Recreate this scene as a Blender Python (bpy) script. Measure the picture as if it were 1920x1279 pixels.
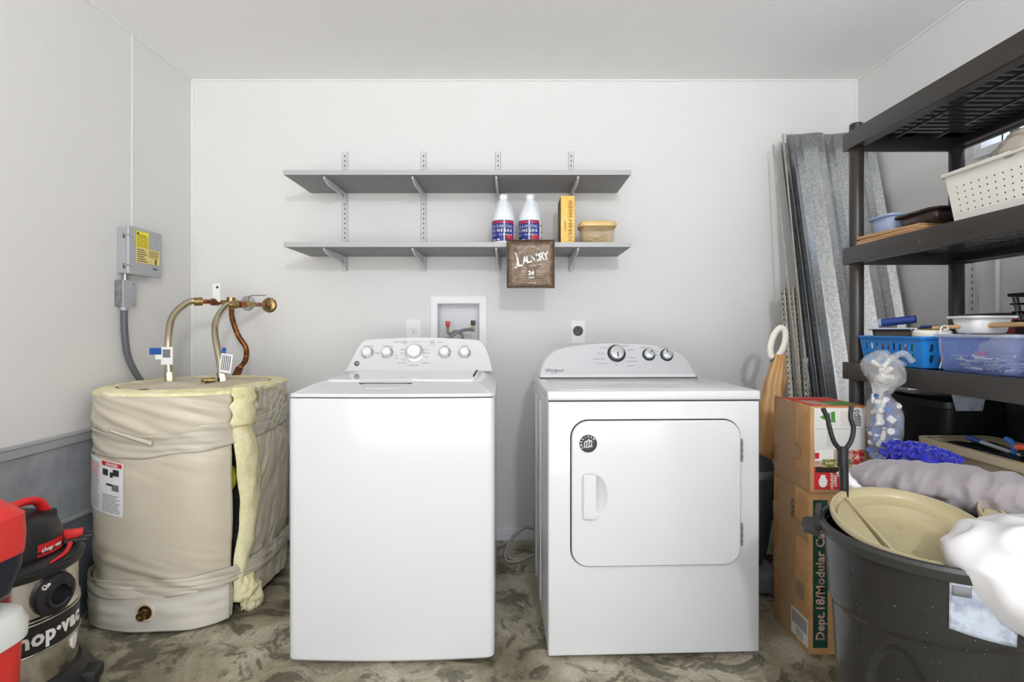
import bpy, bmesh, math, random
from mathutils import Vector, Matrix, noise
random.seed(7)
R = math.radians
PI = math.pi
C = bpy.context.scene.collection
for o in list(bpy.data.objects):
    bpy.data.objects.remove(o)

# ------------------------------------------------------------------ camera
H = 1.12
cam_d = bpy.data.cameras.new('camera')
cam = bpy.data.objects.new('camera', cam_d)
C.objects.link(cam)
cam.location = (0, 0, H)
cam.rotation_euler = (R(90), 0, 0)
cam_d.sensor_width = 36.0
cam_d.lens = 18.75
cam_d.shift_x = -3 / 1920
cam_d.shift_y = -21.5 / 1920
cam_d.clip_start = 0.05
bpy.context.scene.camera = cam

# ------------------------------------------------------------------ world, light, exposure
world = bpy.data.worlds.new('world')
bpy.context.scene.world = world
world.use_nodes = True
wn = world.node_tree.nodes
# open end behind camera: pale sky, brighter lower half added to light ceiling
wl = world.node_tree.links
_tc = wn.new('ShaderNodeTexCoord'); _sp = wn.new('ShaderNodeSeparateXYZ'); _cr = wn.new('ShaderNodeValToRGB')
_mp = wn.new('ShaderNodeMapRange'); _mp.inputs['From Min'].default_value = -0.12; _mp.inputs['From Max'].default_value = 0.12
wl.new(_tc.outputs['Generated'], _sp.inputs[0]); wl.new(_sp.outputs['Z'], _mp.inputs['Value']); wl.new(_mp.outputs[0], _cr.inputs['Fac'])
_cr.color_ramp.elements[0].color = (0.96, 0.985, 1.0, 1)
_cr.color_ramp.elements[1].color = (0.30, 0.315, 0.33, 1)
wl.new(_cr.outputs[0], wn['Background'].inputs[0])
wn['Background'].inputs[1].default_value = 4.1
vs = bpy.context.scene.view_settings
vs.view_transform = 'Standard'
vs.look = 'None'
vs.gamma = 1.0
vs.use_curve_mapping = False
vs.exposure = 0.19
LAMP = (0.45, -1.4, 2.27)
LAMP_STRENGTH = 470.0
LAMP_RADIUS = 0.075

# ------------------------------------------------------------------ materials
def srgb(c):
    out = []
    for v in c:
        v = v / 255.0
        out.append(v / 12.92 if v <= 0.04045 else ((v + 0.055) / 1.055) ** 2.4)
    return tuple(out) + (1.0,)

MATS = {}
def M(name, col=(200, 200, 200), rough=0.5, metal=0.0, bump=None, var=None, trans=0.0,
      coat=0.0, alpha=1.0, emit=None, ior=1.45, stretch=(1, 1, 1), sheen=0.0, spec=None):
    """bump=(scale, strength, detail)  var=(scale, colour2, contrast low, contrast high)"""
    if name in MATS:
        return MATS[name]
    m = bpy.data.materials.new(name)
    m.use_nodes = True
    nt = m.node_tree
    b = nt.nodes['Principled BSDF']
    b.inputs['Base Color'].default_value = srgb(col)
    b.inputs['Roughness'].default_value = rough
    b.inputs['Metallic'].default_value = metal
    b.inputs['IOR'].default_value = ior
    if spec is not None:
        b.inputs['Specular IOR Level'].default_value = spec
    if trans:
        b.inputs['Transmission Weight'].default_value = trans
    if coat:
        b.inputs['Coat Weight'].default_value = coat
        b.inputs['Coat Roughness'].default_value = 0.08
    if alpha < 1:
        b.inputs['Alpha'].default_value = alpha
    if sheen:
        b.inputs['Sheen Weight'].default_value = sheen
    if emit:
        b.inputs['Emission Color'].default_value = srgb(emit[0])
        b.inputs['Emission Strength'].default_value = emit[1]
    if bump or var:
        tc = nt.nodes.new('ShaderNodeTexCoord')
        mp = nt.nodes.new('ShaderNodeMapping')
        mp.inputs['Scale'].default_value = stretch
        nt.links.new(tc.outputs['Object'], mp.inputs['Vector'])
    if var:
        n = nt.nodes.new('ShaderNodeTexNoise')
        n.inputs['Scale'].default_value = var[0]
        n.inputs['Detail'].default_value = 6
        n.inputs['Roughness'].default_value = 0.65
        nt.links.new(mp.outputs[0], n.inputs['Vector'])
        r = nt.nodes.new('ShaderNodeValToRGB')
        r.color_ramp.elements[0].position = var[2]
        r.color_ramp.elements[1].position = var[3]
        r.color_ramp.elements[0].color = srgb(var[1])
        r.color_ramp.elements[1].color = srgb(col)
        nt.links.new(n.outputs['Fac'], r.inputs['Fac'])
        nt.links.new(r.outputs['Color'], b.inputs['Base Color'])
    if bump:
        n = nt.nodes.new('ShaderNodeTexNoise')
        n.inputs['Scale'].default_value = bump[0]
        n.inputs['Detail'].default_value = bump[2] if len(bump) > 2 else 4
        nt.links.new(mp.outputs[0], n.inputs['Vector'])
        bp = nt.nodes.new('ShaderNodeBump')
        bp.inputs['Strength'].default_value = bump[1]
        bp.inputs['Distance'].default_value = 0.004
        nt.links.new(n.outputs['Fac'], bp.inputs['Height'])
        nt.links.new(bp.outputs[0], b.inputs['Normal'])
    MATS[name] = m
    return m

M('wall', (226, 224, 222), 0.75, bump=(45, 0.35, 5), stretch=(1, 1, 1.6))
M('ceiling', (248, 247, 245), 0.85, bump=(60, 0.35, 6))
M('caulk', (236, 236, 234), 0.7)
M('white_trim', (232, 234, 238), 0.45)
M('stem_wall', (158, 162, 166), 0.7, bump=(50, 0.4, 6), var=(9, (138, 142, 147), 0.35, 0.62))
M('stem_low', (118, 124, 132), 0.7, bump=(40, 0.3, 6), var=(7, (98, 104, 112), 0.3, 0.7))
M('grey_ledge', (172, 174, 176), 0.55)
M('appliance', (222, 222, 223), 0.16, coat=0.3)
M('appliance_in', (212, 212, 214), 0.2)
M('gloss_lid', (226, 227, 229), 0.07, coat=0.5)
M('silver_panel', (202, 203, 205), 0.34, metal=0.25)
M('knob_silver', (205, 206, 208), 0.28, metal=0.6)
M('chrome', (225, 225, 228), 0.12, metal=1.0)
M('gap', (45, 46, 48), 0.7)
M('ink', (52, 52, 55), 0.6)
M('ink_grey', (120, 120, 122), 0.6)
M('ink_white', (240, 238, 232), 0.6)
M('shelf_grey', (140, 140, 140), 0.5, var=(30, (132, 132, 132), 0.3, 0.7))
M('shelf_edge', (178, 178, 178), 0.45)
M('paint_metal', (214, 214, 214), 0.4)
M('bottle_white', (236, 239, 246), 0.3)
M('label_blue', (22, 24, 78), 0.4, var=(24, (50, 62, 150), 0.42, 0.62))
M('label_red', (190, 44, 60), 0.4)
M('orange_box', (240, 176, 58), 0.45, var=(14, (250, 212, 120), 0.35, 0.65))
M('orange_dark', (128, 92, 50), 0.6, var=(70, (70, 44, 26), 0.42, 0.55))
M('tub_beige', (232, 206, 160), 0.3, alpha=0.26)
M('tub_rim', (222, 188, 128), 0.35)
M('pin_wood', (206, 170, 112), 0.6)
M('pin_dark', (86, 60, 38), 0.6)
M('laundry_brown', (84, 66, 50), 0.36, metal=0.2, var=(60, (118, 96, 74), 0.4, 0.6))
M('laundry_edge', (60, 48, 38), 0.35)
M('plastic_white', (238, 238, 238), 0.35)
M('plastic_black', (26, 27, 29), 0.38, bump=(120, 0.08, 3))
M('red_valve', (190, 40, 40), 0.35)
M('hose_grey', (128, 130, 132), 0.4)
M('steel_box', (176, 178, 182), 0.4, metal=0.25)
M('galv_box', (170, 170, 172), 0.32, metal=0.8, var=(30, (130, 130, 132), 0.4, 0.6))
M('yellow_label', (244, 226, 40), 0.45)
M('yellow_pale', (226, 208, 130), 0.5)
M('conduit', (92, 94, 98), 0.35)
M('steel_flex', (196, 186, 160), 0.22, metal=1.0)
M('copper', (170, 110, 70), 0.3, metal=0.9, var=(22, (104, 66, 42), 0.38, 0.6))
M('copper_dark', (122, 74, 48), 0.4, metal=0.8)
M('brass', (182, 158, 104), 0.3, metal=0.85, var=(40, (120, 96, 60), 0.35, 0.6))
M('tag_white', (236, 236, 234), 0.5)
M('tag_blue', (28, 82, 160), 0.4)
M('jacket', (206, 196, 176), 0.42, bump=(9, 0.35, 4), coat=0.1)
M('jacket_low', (216, 210, 198), 0.42, bump=(12, 0.3, 4))
M('jacket_tape', (200, 192, 174), 0.28, bump=(14, 0.5, 5), coat=0.2, stretch=(1, 1, 3))
M('jacket_top', (216, 206, 182), 0.6, bump=(14, 0.6, 4), var=(5, (198, 184, 158), 0.4, 0.62))
M('fiberglass', (240, 234, 196), 0.9, bump=(90, 0.8, 6), var=(20, (228, 216, 160), 0.35, 0.6))
M('tank', (72, 74, 66), 0.6, var=(12, (50, 50, 44), 0.4, 0.6))
M('moss', (176, 178, 40), 0.7)
M('vac_black', (36, 35, 36), 0.42, bump=(100, 0.15, 3), var=(90, (64, 60, 56), 0.28, 0.34))
M('vac_red', (214, 38, 40), 0.35)
M('stainless', (212, 208, 204), 0.18, metal=1.0, bump=(30, 0.05, 3))
M('cooler_red', (222, 54, 50), 0.38)
M('cooler_white', (228, 230, 224), 0.35)
M('case_navy', (28, 32, 46), 0.4)
M('rack_black', (52, 48, 45), 0.34, bump=(150, 0.06, 3))
M('rack_deck', (54, 54, 57), 0.16)
M('cardboard', (200, 156, 108), 0.75, var=(10, (182, 138, 92), 0.4, 0.6), bump=(60, 0.1, 3))
M('cardboard_edge', (214, 176, 128), 0.8)
M('tape_brown', (186, 150, 112), 0.2, coat=0.6, bump=(25, 0.4, 4))
M('box_white', (226, 224, 218), 0.45)
M('green', (70, 140, 50), 0.5)
M('dark_green', (18, 66, 50), 0.5)
M('green_dots', (110, 116, 66), 0.6, var=(90, (206, 190, 130), 0.45, 0.52))
M('box_red', (206, 44, 48), 0.45)
M('red_dots', (196, 52, 52), 0.5, var=(70, (232, 214, 196), 0.42, 0.5))
M('photo_pink', (206, 164, 146), 0.5, var=(30, (150, 120, 110), 0.4, 0.5))
M('galvanised', (220, 222, 224), 0.27, metal=0.9, bump=(60, 0.10, 3), var=(90, (186, 190, 194), 0.40, 0.6))
M('bead', (200, 194, 182), 0.45, metal=0.5, var=(40, (172, 166, 154), 0.4, 0.6))
M('bag_brown', (206, 160, 104), 0.32, bump=(16, 0.7, 5), alpha=0.93, stretch=(3, 3, 1))
M('grey_dark', (70, 74, 80), 0.35)
M('grey_mid', (120, 124, 130), 0.3)
M('cord_grey', (168, 166, 160), 0.45)
M('blue_basket', (36, 128, 206), 0.35)
M('white_basket', (232, 228, 220), 0.35)
M('pale_blue', (190, 208, 240), 0.25, alpha=0.75)
M('tray_brown', (58, 44, 42), 0.25)
M('blue_tool', (52, 76, 150), 0.35)
M('tape_white', (240, 234, 222), 0.5)
M('tape_core', (214, 184, 112), 0.5)
M('wood', (196, 158, 112), 0.6)
M('clear', (226, 232, 244), 0.08, alpha=0.28)
M('clear_blue', (140, 158, 222), 0.12, alpha=0.26)
M('clear_red', (232, 120, 112), 0.2, alpha=0.6)
M('red_lid', (206, 66, 58), 0.35)
M('film', (230, 230, 230), 0.10, alpha=0.27, bump=(40, 1.0, 5))
M('film_grey', (198, 186, 172), 0.14, alpha=0.80, bump=(16, 0.9, 5))
M('film_white', (222, 220, 221), 0.25, bump=(8, 0.6, 5))
M('bits', (206, 200, 190), 0.3, metal=0.3)
M('bits_blue', (60, 120, 196), 0.3)
M('tote_beige', (206, 190, 152), 0.42)
M('tote_rim', (178, 164, 134), 0.42)
M('orange_tool', (240, 104, 70), 0.35)
M('green_ball', (76, 108, 80), 0.5)
M('scoop_blue', (24, 120, 190), 0.3)
M('duster', (28, 32, 180), 0.75, sheen=0.5)
M('blanket', (150, 142, 145), 0.8, bump=(12, 0.9, 5), sheen=0.3)
M('can_black', (38, 37, 36), 0.26, bump=(60, 0.05, 3), var=(150, (190, 190, 190), 0.29, 0.32))
M('can_rim', (48, 47, 46), 0.45, bump=(80, 0.2, 4))
M('lid_beige', (178, 166, 130), 0.3, coat=0.2)
M('sticker', (178, 186, 198), 0.35, bump=(45, 0.9, 4), var=(28, (146, 152, 166), 0.4, 0.55))
M('lamp_glass', (255, 250, 240), 0.3, emit=((244, 248, 255), LAMP_STRENGTH))
M('window_white', (236, 238, 242), 0.4)
M('pane', (225, 236, 250), 0.03, trans=1.0, ior=1.05)

# concrete floor: several noises
def floor_mat():
    m = bpy.data.materials.new('concrete_floor')
    m.use_nodes = True
    nt = m.node_tree
    N = nt.nodes; L = nt.links
    b = N['Principled BSDF']
    tc = N.new('ShaderNodeTexCoord')
    def nz(scale, detail, rough, dist=0.0):
        n = N.new('ShaderNodeTexNoise')
        n.inputs['Scale'].default_value = scale
        n.inputs['Detail'].default_value = detail
        n.inputs['Roughness'].default_value = rough
        n.inputs['Distortion'].default_value = dist
        L.new(tc.outputs['Object'], n.inputs['Vector'])
        return n
    def ramp(n, pts):
        r = N.new('ShaderNodeValToRGB')
        e = r.color_ramp.elements
        e[0].position, e[0].color = pts[0][0], pts[0][1]
        e[1].position, e[1].color = pts[1][0], pts[1][1]
        for p in pts[2:]:
            x = e.new(p[0]); x.color = p[1]
        L.new(n.outputs['Fac'], r.inputs['Fac'])
        return r
    a = ramp(nz(3.2, 9, 0.62, 0.6), [(0.36, srgb((124, 115, 94))), (0.62, srgb((196, 188, 168))), (0.5, srgb((164, 155, 132)))])
    d = ramp(nz(6.5, 10, 0.7, 1.4), [(0.43, (1, 1, 1, 1)), (0.50, (0, 0, 0, 1))])
    mx = N.new('ShaderNodeMix'); mx.data_type = 'RGBA'
    mx.inputs['B'].default_value = srgb((66, 60, 47))
    dm = N.new('ShaderNodeMath'); dm.operation = 'MULTIPLY'; dm.inputs[1].default_value = 0.75
    L.new(d.outputs[0], dm.inputs[0]); L.new(dm.outputs[0], mx.inputs['Factor'])
    L.new(a.outputs[0], mx.inputs['A'])
    w = ramp(nz(26, 8, 0.7, 2.0), [(0.66, (0, 0, 0, 1)), (0.72, (1, 1, 1, 1))])
    mw = N.new('ShaderNodeMix'); mw.data_type = 'RGBA'
    mw.inputs['B'].default_value = srgb((214, 208, 194))
    L.new(w.outputs[0], mw.inputs['Factor']); L.new(mx.outputs['Result'], mw.inputs['A'])
    f = ramp(nz(90, 4, 0.6), [(0.3, (0.8, 0.8, 0.8, 1)), (0.7, (1.12, 1.12, 1.12, 1))])
    ml = N.new('ShaderNodeMix'); ml.data_type = 'RGBA'; ml.blend_type = 'MULTIPLY'
    ml.inputs['Factor'].default_value = 1
    L.new(mw.outputs['Result'], ml.inputs['A']); L.new(f.outputs[0], ml.inputs['B'])
    L.new(ml.outputs['Result'], b.inputs['Base Color'])
    rr = ramp(nz(5, 6, 0.6), [(0.35, (0.3, 0.3, 0.3, 1)), (0.65, (0.62, 0.62, 0.62, 1))])
    L.new(rr.outputs[0], b.inputs['Roughness'])
    bp = N.new('ShaderNodeBump'); bp.inputs['Strength'].default_value = 0.4; bp.inputs['Distance'].default_value = 0.003
    L.new(nz(30, 8, 0.7).outputs['Fac'], bp.inputs['Height']); L.new(bp.outputs[0], b.inputs['Normal'])
    MATS['floor'] = m
floor_mat()

# ------------------------------------------------------------------ mesh helpers
def frame(origin, xd, yd):
    """matrix whose local x, y lie along xd, yd; z is the normal"""
    x = Vector(xd).normalized(); y = Vector(yd)
    z = x.cross(y).normalized(); y = z.cross(x)
    m = Matrix((x, y, z)).transposed().to_4x4()
    m.translation = Vector(origin)
    return m
def front(x, y, z, ang=0):                 # faces the camera side (-Y)
    return frame((x, y, z), (math.cos(ang), 0, math.sin(ang)), (-math.sin(ang), 0, math.cos(ang)))

def smooth_path(pts, n=8):
    pts = [Vector(p) for p in pts]
    if len(pts) < 3:
        return pts
    out = []
    for i in range(len(pts) - 1):
        p0 = pts[max(i - 1, 0)]; p1 = pts[i]; p2 = pts[i + 1]; p3 = pts[min(i + 2, len(pts) - 1)]
        for k in range(n):
            t = k / n
            out.append(0.5 * ((2 * p1) + (p2 - p0) * t + (2 * p0 - 5 * p1 + 4 * p2 - p3) * t * t + (3 * p1 - p0 - 3 * p2 + p3) * t ** 3))
    out.append(pts[-1])
    return out

def rrect(x0, x1, z0, z1, r, seg=6):
    pts = []
    for cx, cz, a in ((x1 - r, z1 - r, 0), (x0 + r, z1 - r, 90), (x0 + r, z0 + r, 180), (x1 - r, z0 + r, 270)):
        for k in range(seg + 1):
            t = R(a + 90 * k / seg)
            pts.append((cx + r * math.cos(t), cz + r * math.sin(t)))
    return pts
def circle(cx, cz, r, n=32, rz=None):
    rz = rz or r
    return [(cx + r * math.cos(2 * PI * k / n), cz + rz * math.sin(2 * PI * k / n)) for k in range(n)]

class MB:
    def __init__(self):
        self.bm = bmesh.new(); self.mats = []; self.T = Matrix.Identity(4)
    def mi(self, name):
        if name not in self.mats:
            self.mats.append(name)
        return self.mats.index(name)
    def v(self, p):
        return self.bm.verts.new(self.T @ Vector(p))
    def f(self, vs, mi):
        try:
            fc = self.bm.faces.new(vs); fc.material_index = mi; return fc
        except ValueError:
            return None
    def box(self, x0, x1, y0, y1, z0, z1, mat, bev=0.0, seg=2):
        mi = self.mi(mat)
        c = [self.v(p) for p in ((x0, y0, z0), (x1, y0, z0), (x1, y1, z0), (x0, y1, z0), (x0, y0, z1), (x1, y0, z1), (x1, y1, z1), (x0, y1, z1))]
        fs = [self.f([c[i] for i in q], mi) for q in ((3, 2, 1, 0), (4, 5, 6, 7), (0, 1, 5, 4), (1, 2, 6, 5), (2, 3, 7, 6), (3, 0, 4, 7))]
        if bev:
            es = list({e for f in fs for e in f.edges})
            r = bmesh.ops.bevel(self.bm, geom=es, offset=bev, segments=seg, affect='EDGES', profile=0.6)
            for f in r['faces']:
                f.material_index = mi
        return self
    def grid(self, fn, nu, nv, mat, closed=False, flip=False):
        mi = self.mi(mat)
        rows = []
        for j in range(nv + 1):
            rows.append([self.v(fn(i / nu, j / nv)) for i in range(nu if closed else nu + 1)])
        for j in range(nv):
            for i in range(nu):
                a = rows[j][i]; b = rows[j][(i + 1) % len(rows[j])]; c = rows[j + 1][(i + 1) % len(rows[j])]; d = rows[j + 1][i]
                self.f([d, c, b, a] if flip else [a, b, c, d], mi)
        return rows
    def cap(self, row, mat, flip=False):
        self.f(list(reversed(row)) if flip else list(row), self.mi(mat))
    def lathe(self, prof, c=(0, 0, 0), seg=32, mat='gap', sx=1, sy=1, cap=True, axis=None):
        """prof [(r, h)] about local z at c; axis = matrix to place it instead"""
        mi = self.mi(mat)
        rows = []
        A = axis if axis is not None else Matrix.Translation(Vector(c))
        for r, h in prof:
            rows.append([self.v(A @ Vector((r * sx * math.cos(2 * PI * i / seg), r * sy * math.sin(2 * PI * i / seg), h))) for i in range(seg)])
        for j in range(len(prof) - 1):
            for i in range(seg):
                k = (i + 1) % seg
                self.f([rows[j][i], rows[j][k], rows[j + 1][k], rows[j + 1][i]], mi)
        if cap:
            if prof[0][0] > 1e-6: self.f(list(reversed(rows[0])), mi)
            if prof[-1][0] > 1e-6: self.f(rows[-1], mi)
        return self
    def cyl(self, p0, p1, r, mat, seg=20, r1=None):
        p0 = Vector(p0); p1 = Vector(p1); d = p1 - p0
        up = Vector((0, 0, 1)) if abs(d.normalized().z) < 0.95 else Vector((1, 0, 0))
        x = d.cross(up).normalized(); y = d.normalized().cross(x)
        m = Matrix((x, y, d.normalized())).transposed().to_4x4(); m.translation = p0
        self.lathe([(r, 0), (r if r1 is None else r1, d.length)], seg=seg, mat=mat, axis=m)
        return self
    def tube(self, pts, r, mat, seg=12, n=8, smooth=True, flat=1.0, ripple=None):
        P = smooth_path(pts, n) if smooth else [Vector(p) for p in pts]
        mi = self.mi(mat)
        rows = []
        prev = None
        for i, p in enumerate(P):
            t = (P[min(i + 1, len(P) - 1)] - P[max(i - 1, 0)])
            if t.length < 1e-9: t = Vector((0, 0, 1))
            t.normalize()
            if prev is None:
                up = Vector((0, 0, 1)) if abs(t.z) < 0.9 else Vector((1, 0, 0))
                x = t.cross(up).normalized()
            else:
                x = (prev - t * prev.dot(t))
                if x.length < 1e-6: x = t.orthogonal()
                x.normalize()
            prev = x
            y = t.cross(x)
            u = i / (len(P) - 1)
            rr = r(u) if callable(r) else r
            if ripple: rr *= 1 + ripple * (i % 2)
            rows.append([self.v(p + x * rr * math.cos(2 * PI * k / seg) + y * rr * flat * math.sin(2 * PI * k / seg)) for k in range(seg)])
        for j in range(len(rows) - 1):
            for i in range(seg):
                k = (i + 1) % seg
                self.f([rows[j][i], rows[j][k], rows[j + 1][k], rows[j + 1][i]], mi)
        self.f(list(reversed(rows[0])), mi); self.f(rows[-1], mi)
        return self
    def plate(self, outer, holes, d0, d1, mat, A=None, side=None):
        """outer/holes 2D loops; front at local z=d0, back at d1 (d1<d0); A maps (x, y, z)"""
        A = A or Matrix.Identity(4)
        mi = self.mi(mat); ms = self.mi(side or mat)
        loops = [outer] + list(holes)
        fr = []; bk = []
        es = []
        for lp in loops:
            a = [self.v(A @ Vector((p[0], p[1], d0))) for p in lp]
            b = [self.v(A @ Vector((p[0], p[1], d1))) for p in lp]
            fr.append(a); bk.append(b)
            n = len(a)
            for i in range(n):
                self.f([a[i], b[i], b[(i + 1) % n], a[(i + 1) % n]], ms)
        for grp in (fr, bk):
            if not holes:
                self.f(grp[0] if grp is fr else list(reversed(grp[0])), mi)
                continue
            es = []
            for a in grp:
                for i in range(len(a)):
                    e = self.bm.edges.get((a[i], a[(i + 1) % len(a)])) or self.bm.edges.new((a[i], a[(i + 1) % len(a)]))
                    es.append(e)
            r = bmesh.ops.triangle_fill(self.bm, use_beauty=True, edges=es)
            for g in r['geom']:
                if isinstance(g, bmesh.types.BMFace): g.material_index = mi
        return self
    def holed(self, P00, P10, P11, P01, nx, ny, mat, hole=0.6, shape='round', margin=(0.04, 0.04, 0.12, 0.12), hx=None, hy=None):
        """panel with real openings, bilinear between four corners; margin left,right,bottom,top as fractions"""
        P = [Vector(p) for p in (P00, P10, P11, P01)]
        mi = self.mi(mat)
        def B(u, v):
            return (P[0] * (1 - u) + P[1] * u) * (1 - v) + (P[3] * (1 - u) + P[2] * u) * v
        ml, mr, mb, mt = margin
        def quad(u0, u1, v0, v1):
            self.f([self.v(B(u0, v0)), self.v(B(u1, v0)), self.v(B(u1, v1)), self.v(B(u0, v1))], mi)
        quad(0, 1, 0, mb); quad(0, 1, 1 - mt, 1); quad(0, ml, mb, 1 - mt); quad(1 - mr, 1, mb, 1 - mt)
        du = (1 - ml - mr) / nx; dv = (1 - mb - mt) / ny
        hx = hx or hole; hy = hy or hole
        K = 16
        for i in range(nx):
            for j in range(ny):
                uc = ml + (i + 0.5) * du; vc = mb + (j + 0.5) * dv
                ro = []; ri = []
                for k in range(K):
                    a = 2 * PI * k / K + PI / 4
                    ca, sa = math.cos(a), math.sin(a)
                    m_ = max(abs(ca), abs(sa))
                    ro.append(self.v(B(uc + 0.5 * du * ca / m_, vc + 0.5 * dv * sa / m_)))
                    if shape == 'slot':
                        e = 0.6
                        x = math.copysign(abs(ca) ** e, ca); y = math.copysign(abs(sa) ** e, sa)
                        x += 0.25 * y
                    else:
                        x, y = ca, sa
                    ri.append(self.v(B(uc + 0.5 * du * hx * x, vc + 0.5 * dv * hy * y)))
                for k in range(K):
                    self.f([ro[k], ro[(k + 1) % K], ri[(k + 1) % K], ri[k]], mi)
        return self
    def blob(self, c, rad, mat, amp=0.0, sc=8.0, nu=40, nv=26, fn=None, seed=0.0):
        c = Vector(c)
        def g(u, v):
            a = 2 * PI * u; b = PI * (v - 0.5) * 0.999
            d = Vector((math.cos(b) * math.cos(a), math.cos(b) * math.sin(a), math.sin(b)))
            p = Vector((d.x * rad[0], d.y * rad[1], d.z * rad[2]))
            q = (p * sc) + Vector((seed, seed * 1.7, seed * 0.3))
            w = 1 + amp * noise.noise(q) + amp * 0.6 * (1 - 2 * abs(noise.noise(q * 2.1)))
            p = p * w
            if fn: p = Vector(fn(p, d))
            return c + p
        rows = self.grid(g, nu, nv, mat, closed=True)
        self.cap(rows[0], mat, True); self.cap(rows[-1], mat)
        return self
    def text(self, body, size, A, mat, bold=0.0, ext=0.0006, align='CENTER', shear=0.0, spacing=1.0, sx=1.0):
        cu = bpy.data.curves.new('t', 'FONT')
        cu.body = body; cu.size = size; cu.extrude = ext; cu.align_x = align; cu.align_y = 'CENTER'
        cu.offset = bold; cu.shear = shear; cu.space_character = spacing
        cu.resolution_u = 2
        ob = bpy.data.objects.new('t', cu)
        C.objects.link(ob)
        dg = bpy.context.evaluated_depsgraph_get()
        me = bpy.data.meshes.new_from_object(ob.evaluated_get(dg))
        mi = self.mi(mat)
        me.transform(self.T @ A @ Matrix.Diagonal((sx, 1, 1, 1)))
        n0 = len(self.bm.faces)
        self.bm.from_mesh(me)
        self.bm.faces.ensure_lookup_table()
        for f in self.bm.faces[n0:]:
            f.material_index = mi
        bpy.data.objects.remove(ob); bpy.data.meshes.remove(me); bpy.data.curves.remove(cu)
        return self
    def build(self, name, parent=None, smooth=35, solid=0.0, weld=True):
        if weld:
            bmesh.ops.remove_doubles(self.bm, verts=self.bm.verts, dist=0.00002)
        bmesh.ops.recalc_face_normals(self.bm, faces=self.bm.faces)
        me = bpy.data.meshes.new(name)
        self.bm.to_mesh(me); self.bm.free()
        for n in self.mats:
            me.materials.append(MATS[n])
        if smooth:
            me.shade_smooth(); me.set_sharp_from_angle(angle=R(smooth))
        o = bpy.data.objects.new(name, me)
        C.objects.link(o)
        if parent: o.parent = parent
        if solid:
            s = o.modifiers.new('solid', 'SOLIDIFY'); s.thickness = solid; s.offset = 0
        return o

def thing(name, label, cat, loc=(0, 0, 0), rotz=0.0, group=None):
    o = bpy.data.objects.new(name, None)
    o.empty_display_size = 0.05
    C.objects.link(o)
    o.location = loc; o.rotation_euler = (0, 0, rotz)
    o['label'] = label; o['category'] = cat
    if group: o['group'] = group
    return o
def tag(o, label, cat, group=None, loc=None, rotz=None, kind=None):
    o['label'] = label; o['category'] = cat
    if group: o['group'] = group
    if kind: o['kind'] = kind
    if loc is not None: o.location = loc
    if rotz is not None: o.rotation_euler = (0, 0, rotz)
    return o
def struct(o):
    o['kind'] = 'structure'; return o
def dup(root, loc, rotz=None, label=None, group=None):
    r = root.copy(); C.objects.link(r); r.location = loc
    if rotz is not None: r.rotation_euler = (0, 0, rotz)
    if label: r['label'] = label
    if group: r['group'] = group
    for ch in list(root.children):
        c = ch.copy(); C.objects.link(c); c.parent = r
        for g in ch.children:
            d = g.copy(); C.objects.link(d); d.parent = c
    return r
def nz(x, y, z=0.0):
    return noise.noise(Vector((x, y, z)))
# ================================================================== THE SETTING
WL, WR, WB, CZ = -1.713, 1.83, 2.84, 2.45
YN = -1.8
m = MB(); m.box(WL - 0.1, WR + 0.1, YN, WB + 0.1, -0.1, 0.0, 'floor'); struct(m.build('floor', smooth=0))
m = MB(); m.box(WL - 0.1, WR + 0.1, YN, WB + 0.1, CZ, CZ + 0.1, 'ceiling'); struct(m.build('ceiling', smooth=0))
m = MB()
m.plate([(WL, 0), (WR, 0), (WR, CZ), (WL, CZ)], [[(-0.406, 1.04), (-0.180, 1.04), (-0.180, 1.26), (-0.406, 1.26)]], 0, -0.1, 'wall', frame((0, WB, 0), (1, 0, 0), (0, 0, 1)))
struct(m.build('wall_back', smooth=0))
m = MB(); m.box(WL - 0.1, WL, YN, WB + 0.1, 0, CZ, 'wall'); struct(m.build('wall_left', smooth=0))
# right wall with the window opening
wy0, wy1, wz0, wz1 = 1.35, 2.10, 1.79, 2.15
m = MB()
m.box(WR, WR + 0.1, YN, wy0, 0, CZ, 'wall'); m.box(WR, WR + 0.1, wy1, WB + 0.1, 0, CZ, 'wall')
m.box(WR, WR + 0.1, wy0, wy1, 0, wz0, 'wall'); m.box(WR, WR + 0.1, wy0, wy1, wz1, CZ, 'wall')
struct(m.build('wall_right', smooth=0))
win = bpy.data.objects.new('window_1', None); C.objects.link(win); win.location = (WR, wy0, wz0); struct(win)
W_, Hh = wy1 - wy0, wz1 - wz0
m = MB()
m.box(-0.02, 0.1, 0, 0.035, 0, Hh, 'window_white'); m.box(-0.02, 0.1, W_ - 0.035, W_, 0, Hh, 'window_white')
m.box(-0.02, 0.1, 0.035, W_ - 0.035, 0, 0.03, 'window_white'); m.box(-0.02, 0.1, 0.035, W_ - 0.035, Hh - 0.03, Hh, 'window_white')
for k in range(1, 7):
    y = k * W_ / 7
    m.box(0.03, 0.055, y - 0.006, y + 0.006, 0.03, Hh - 0.03, 'grey_dark')
m.build('window_frame', win)
m = MB(); m.box(0.06, 0.066, 0.035, W_ - 0.035, 0.03, Hh - 0.03, 'pane'); m.build('pane', win)
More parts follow.
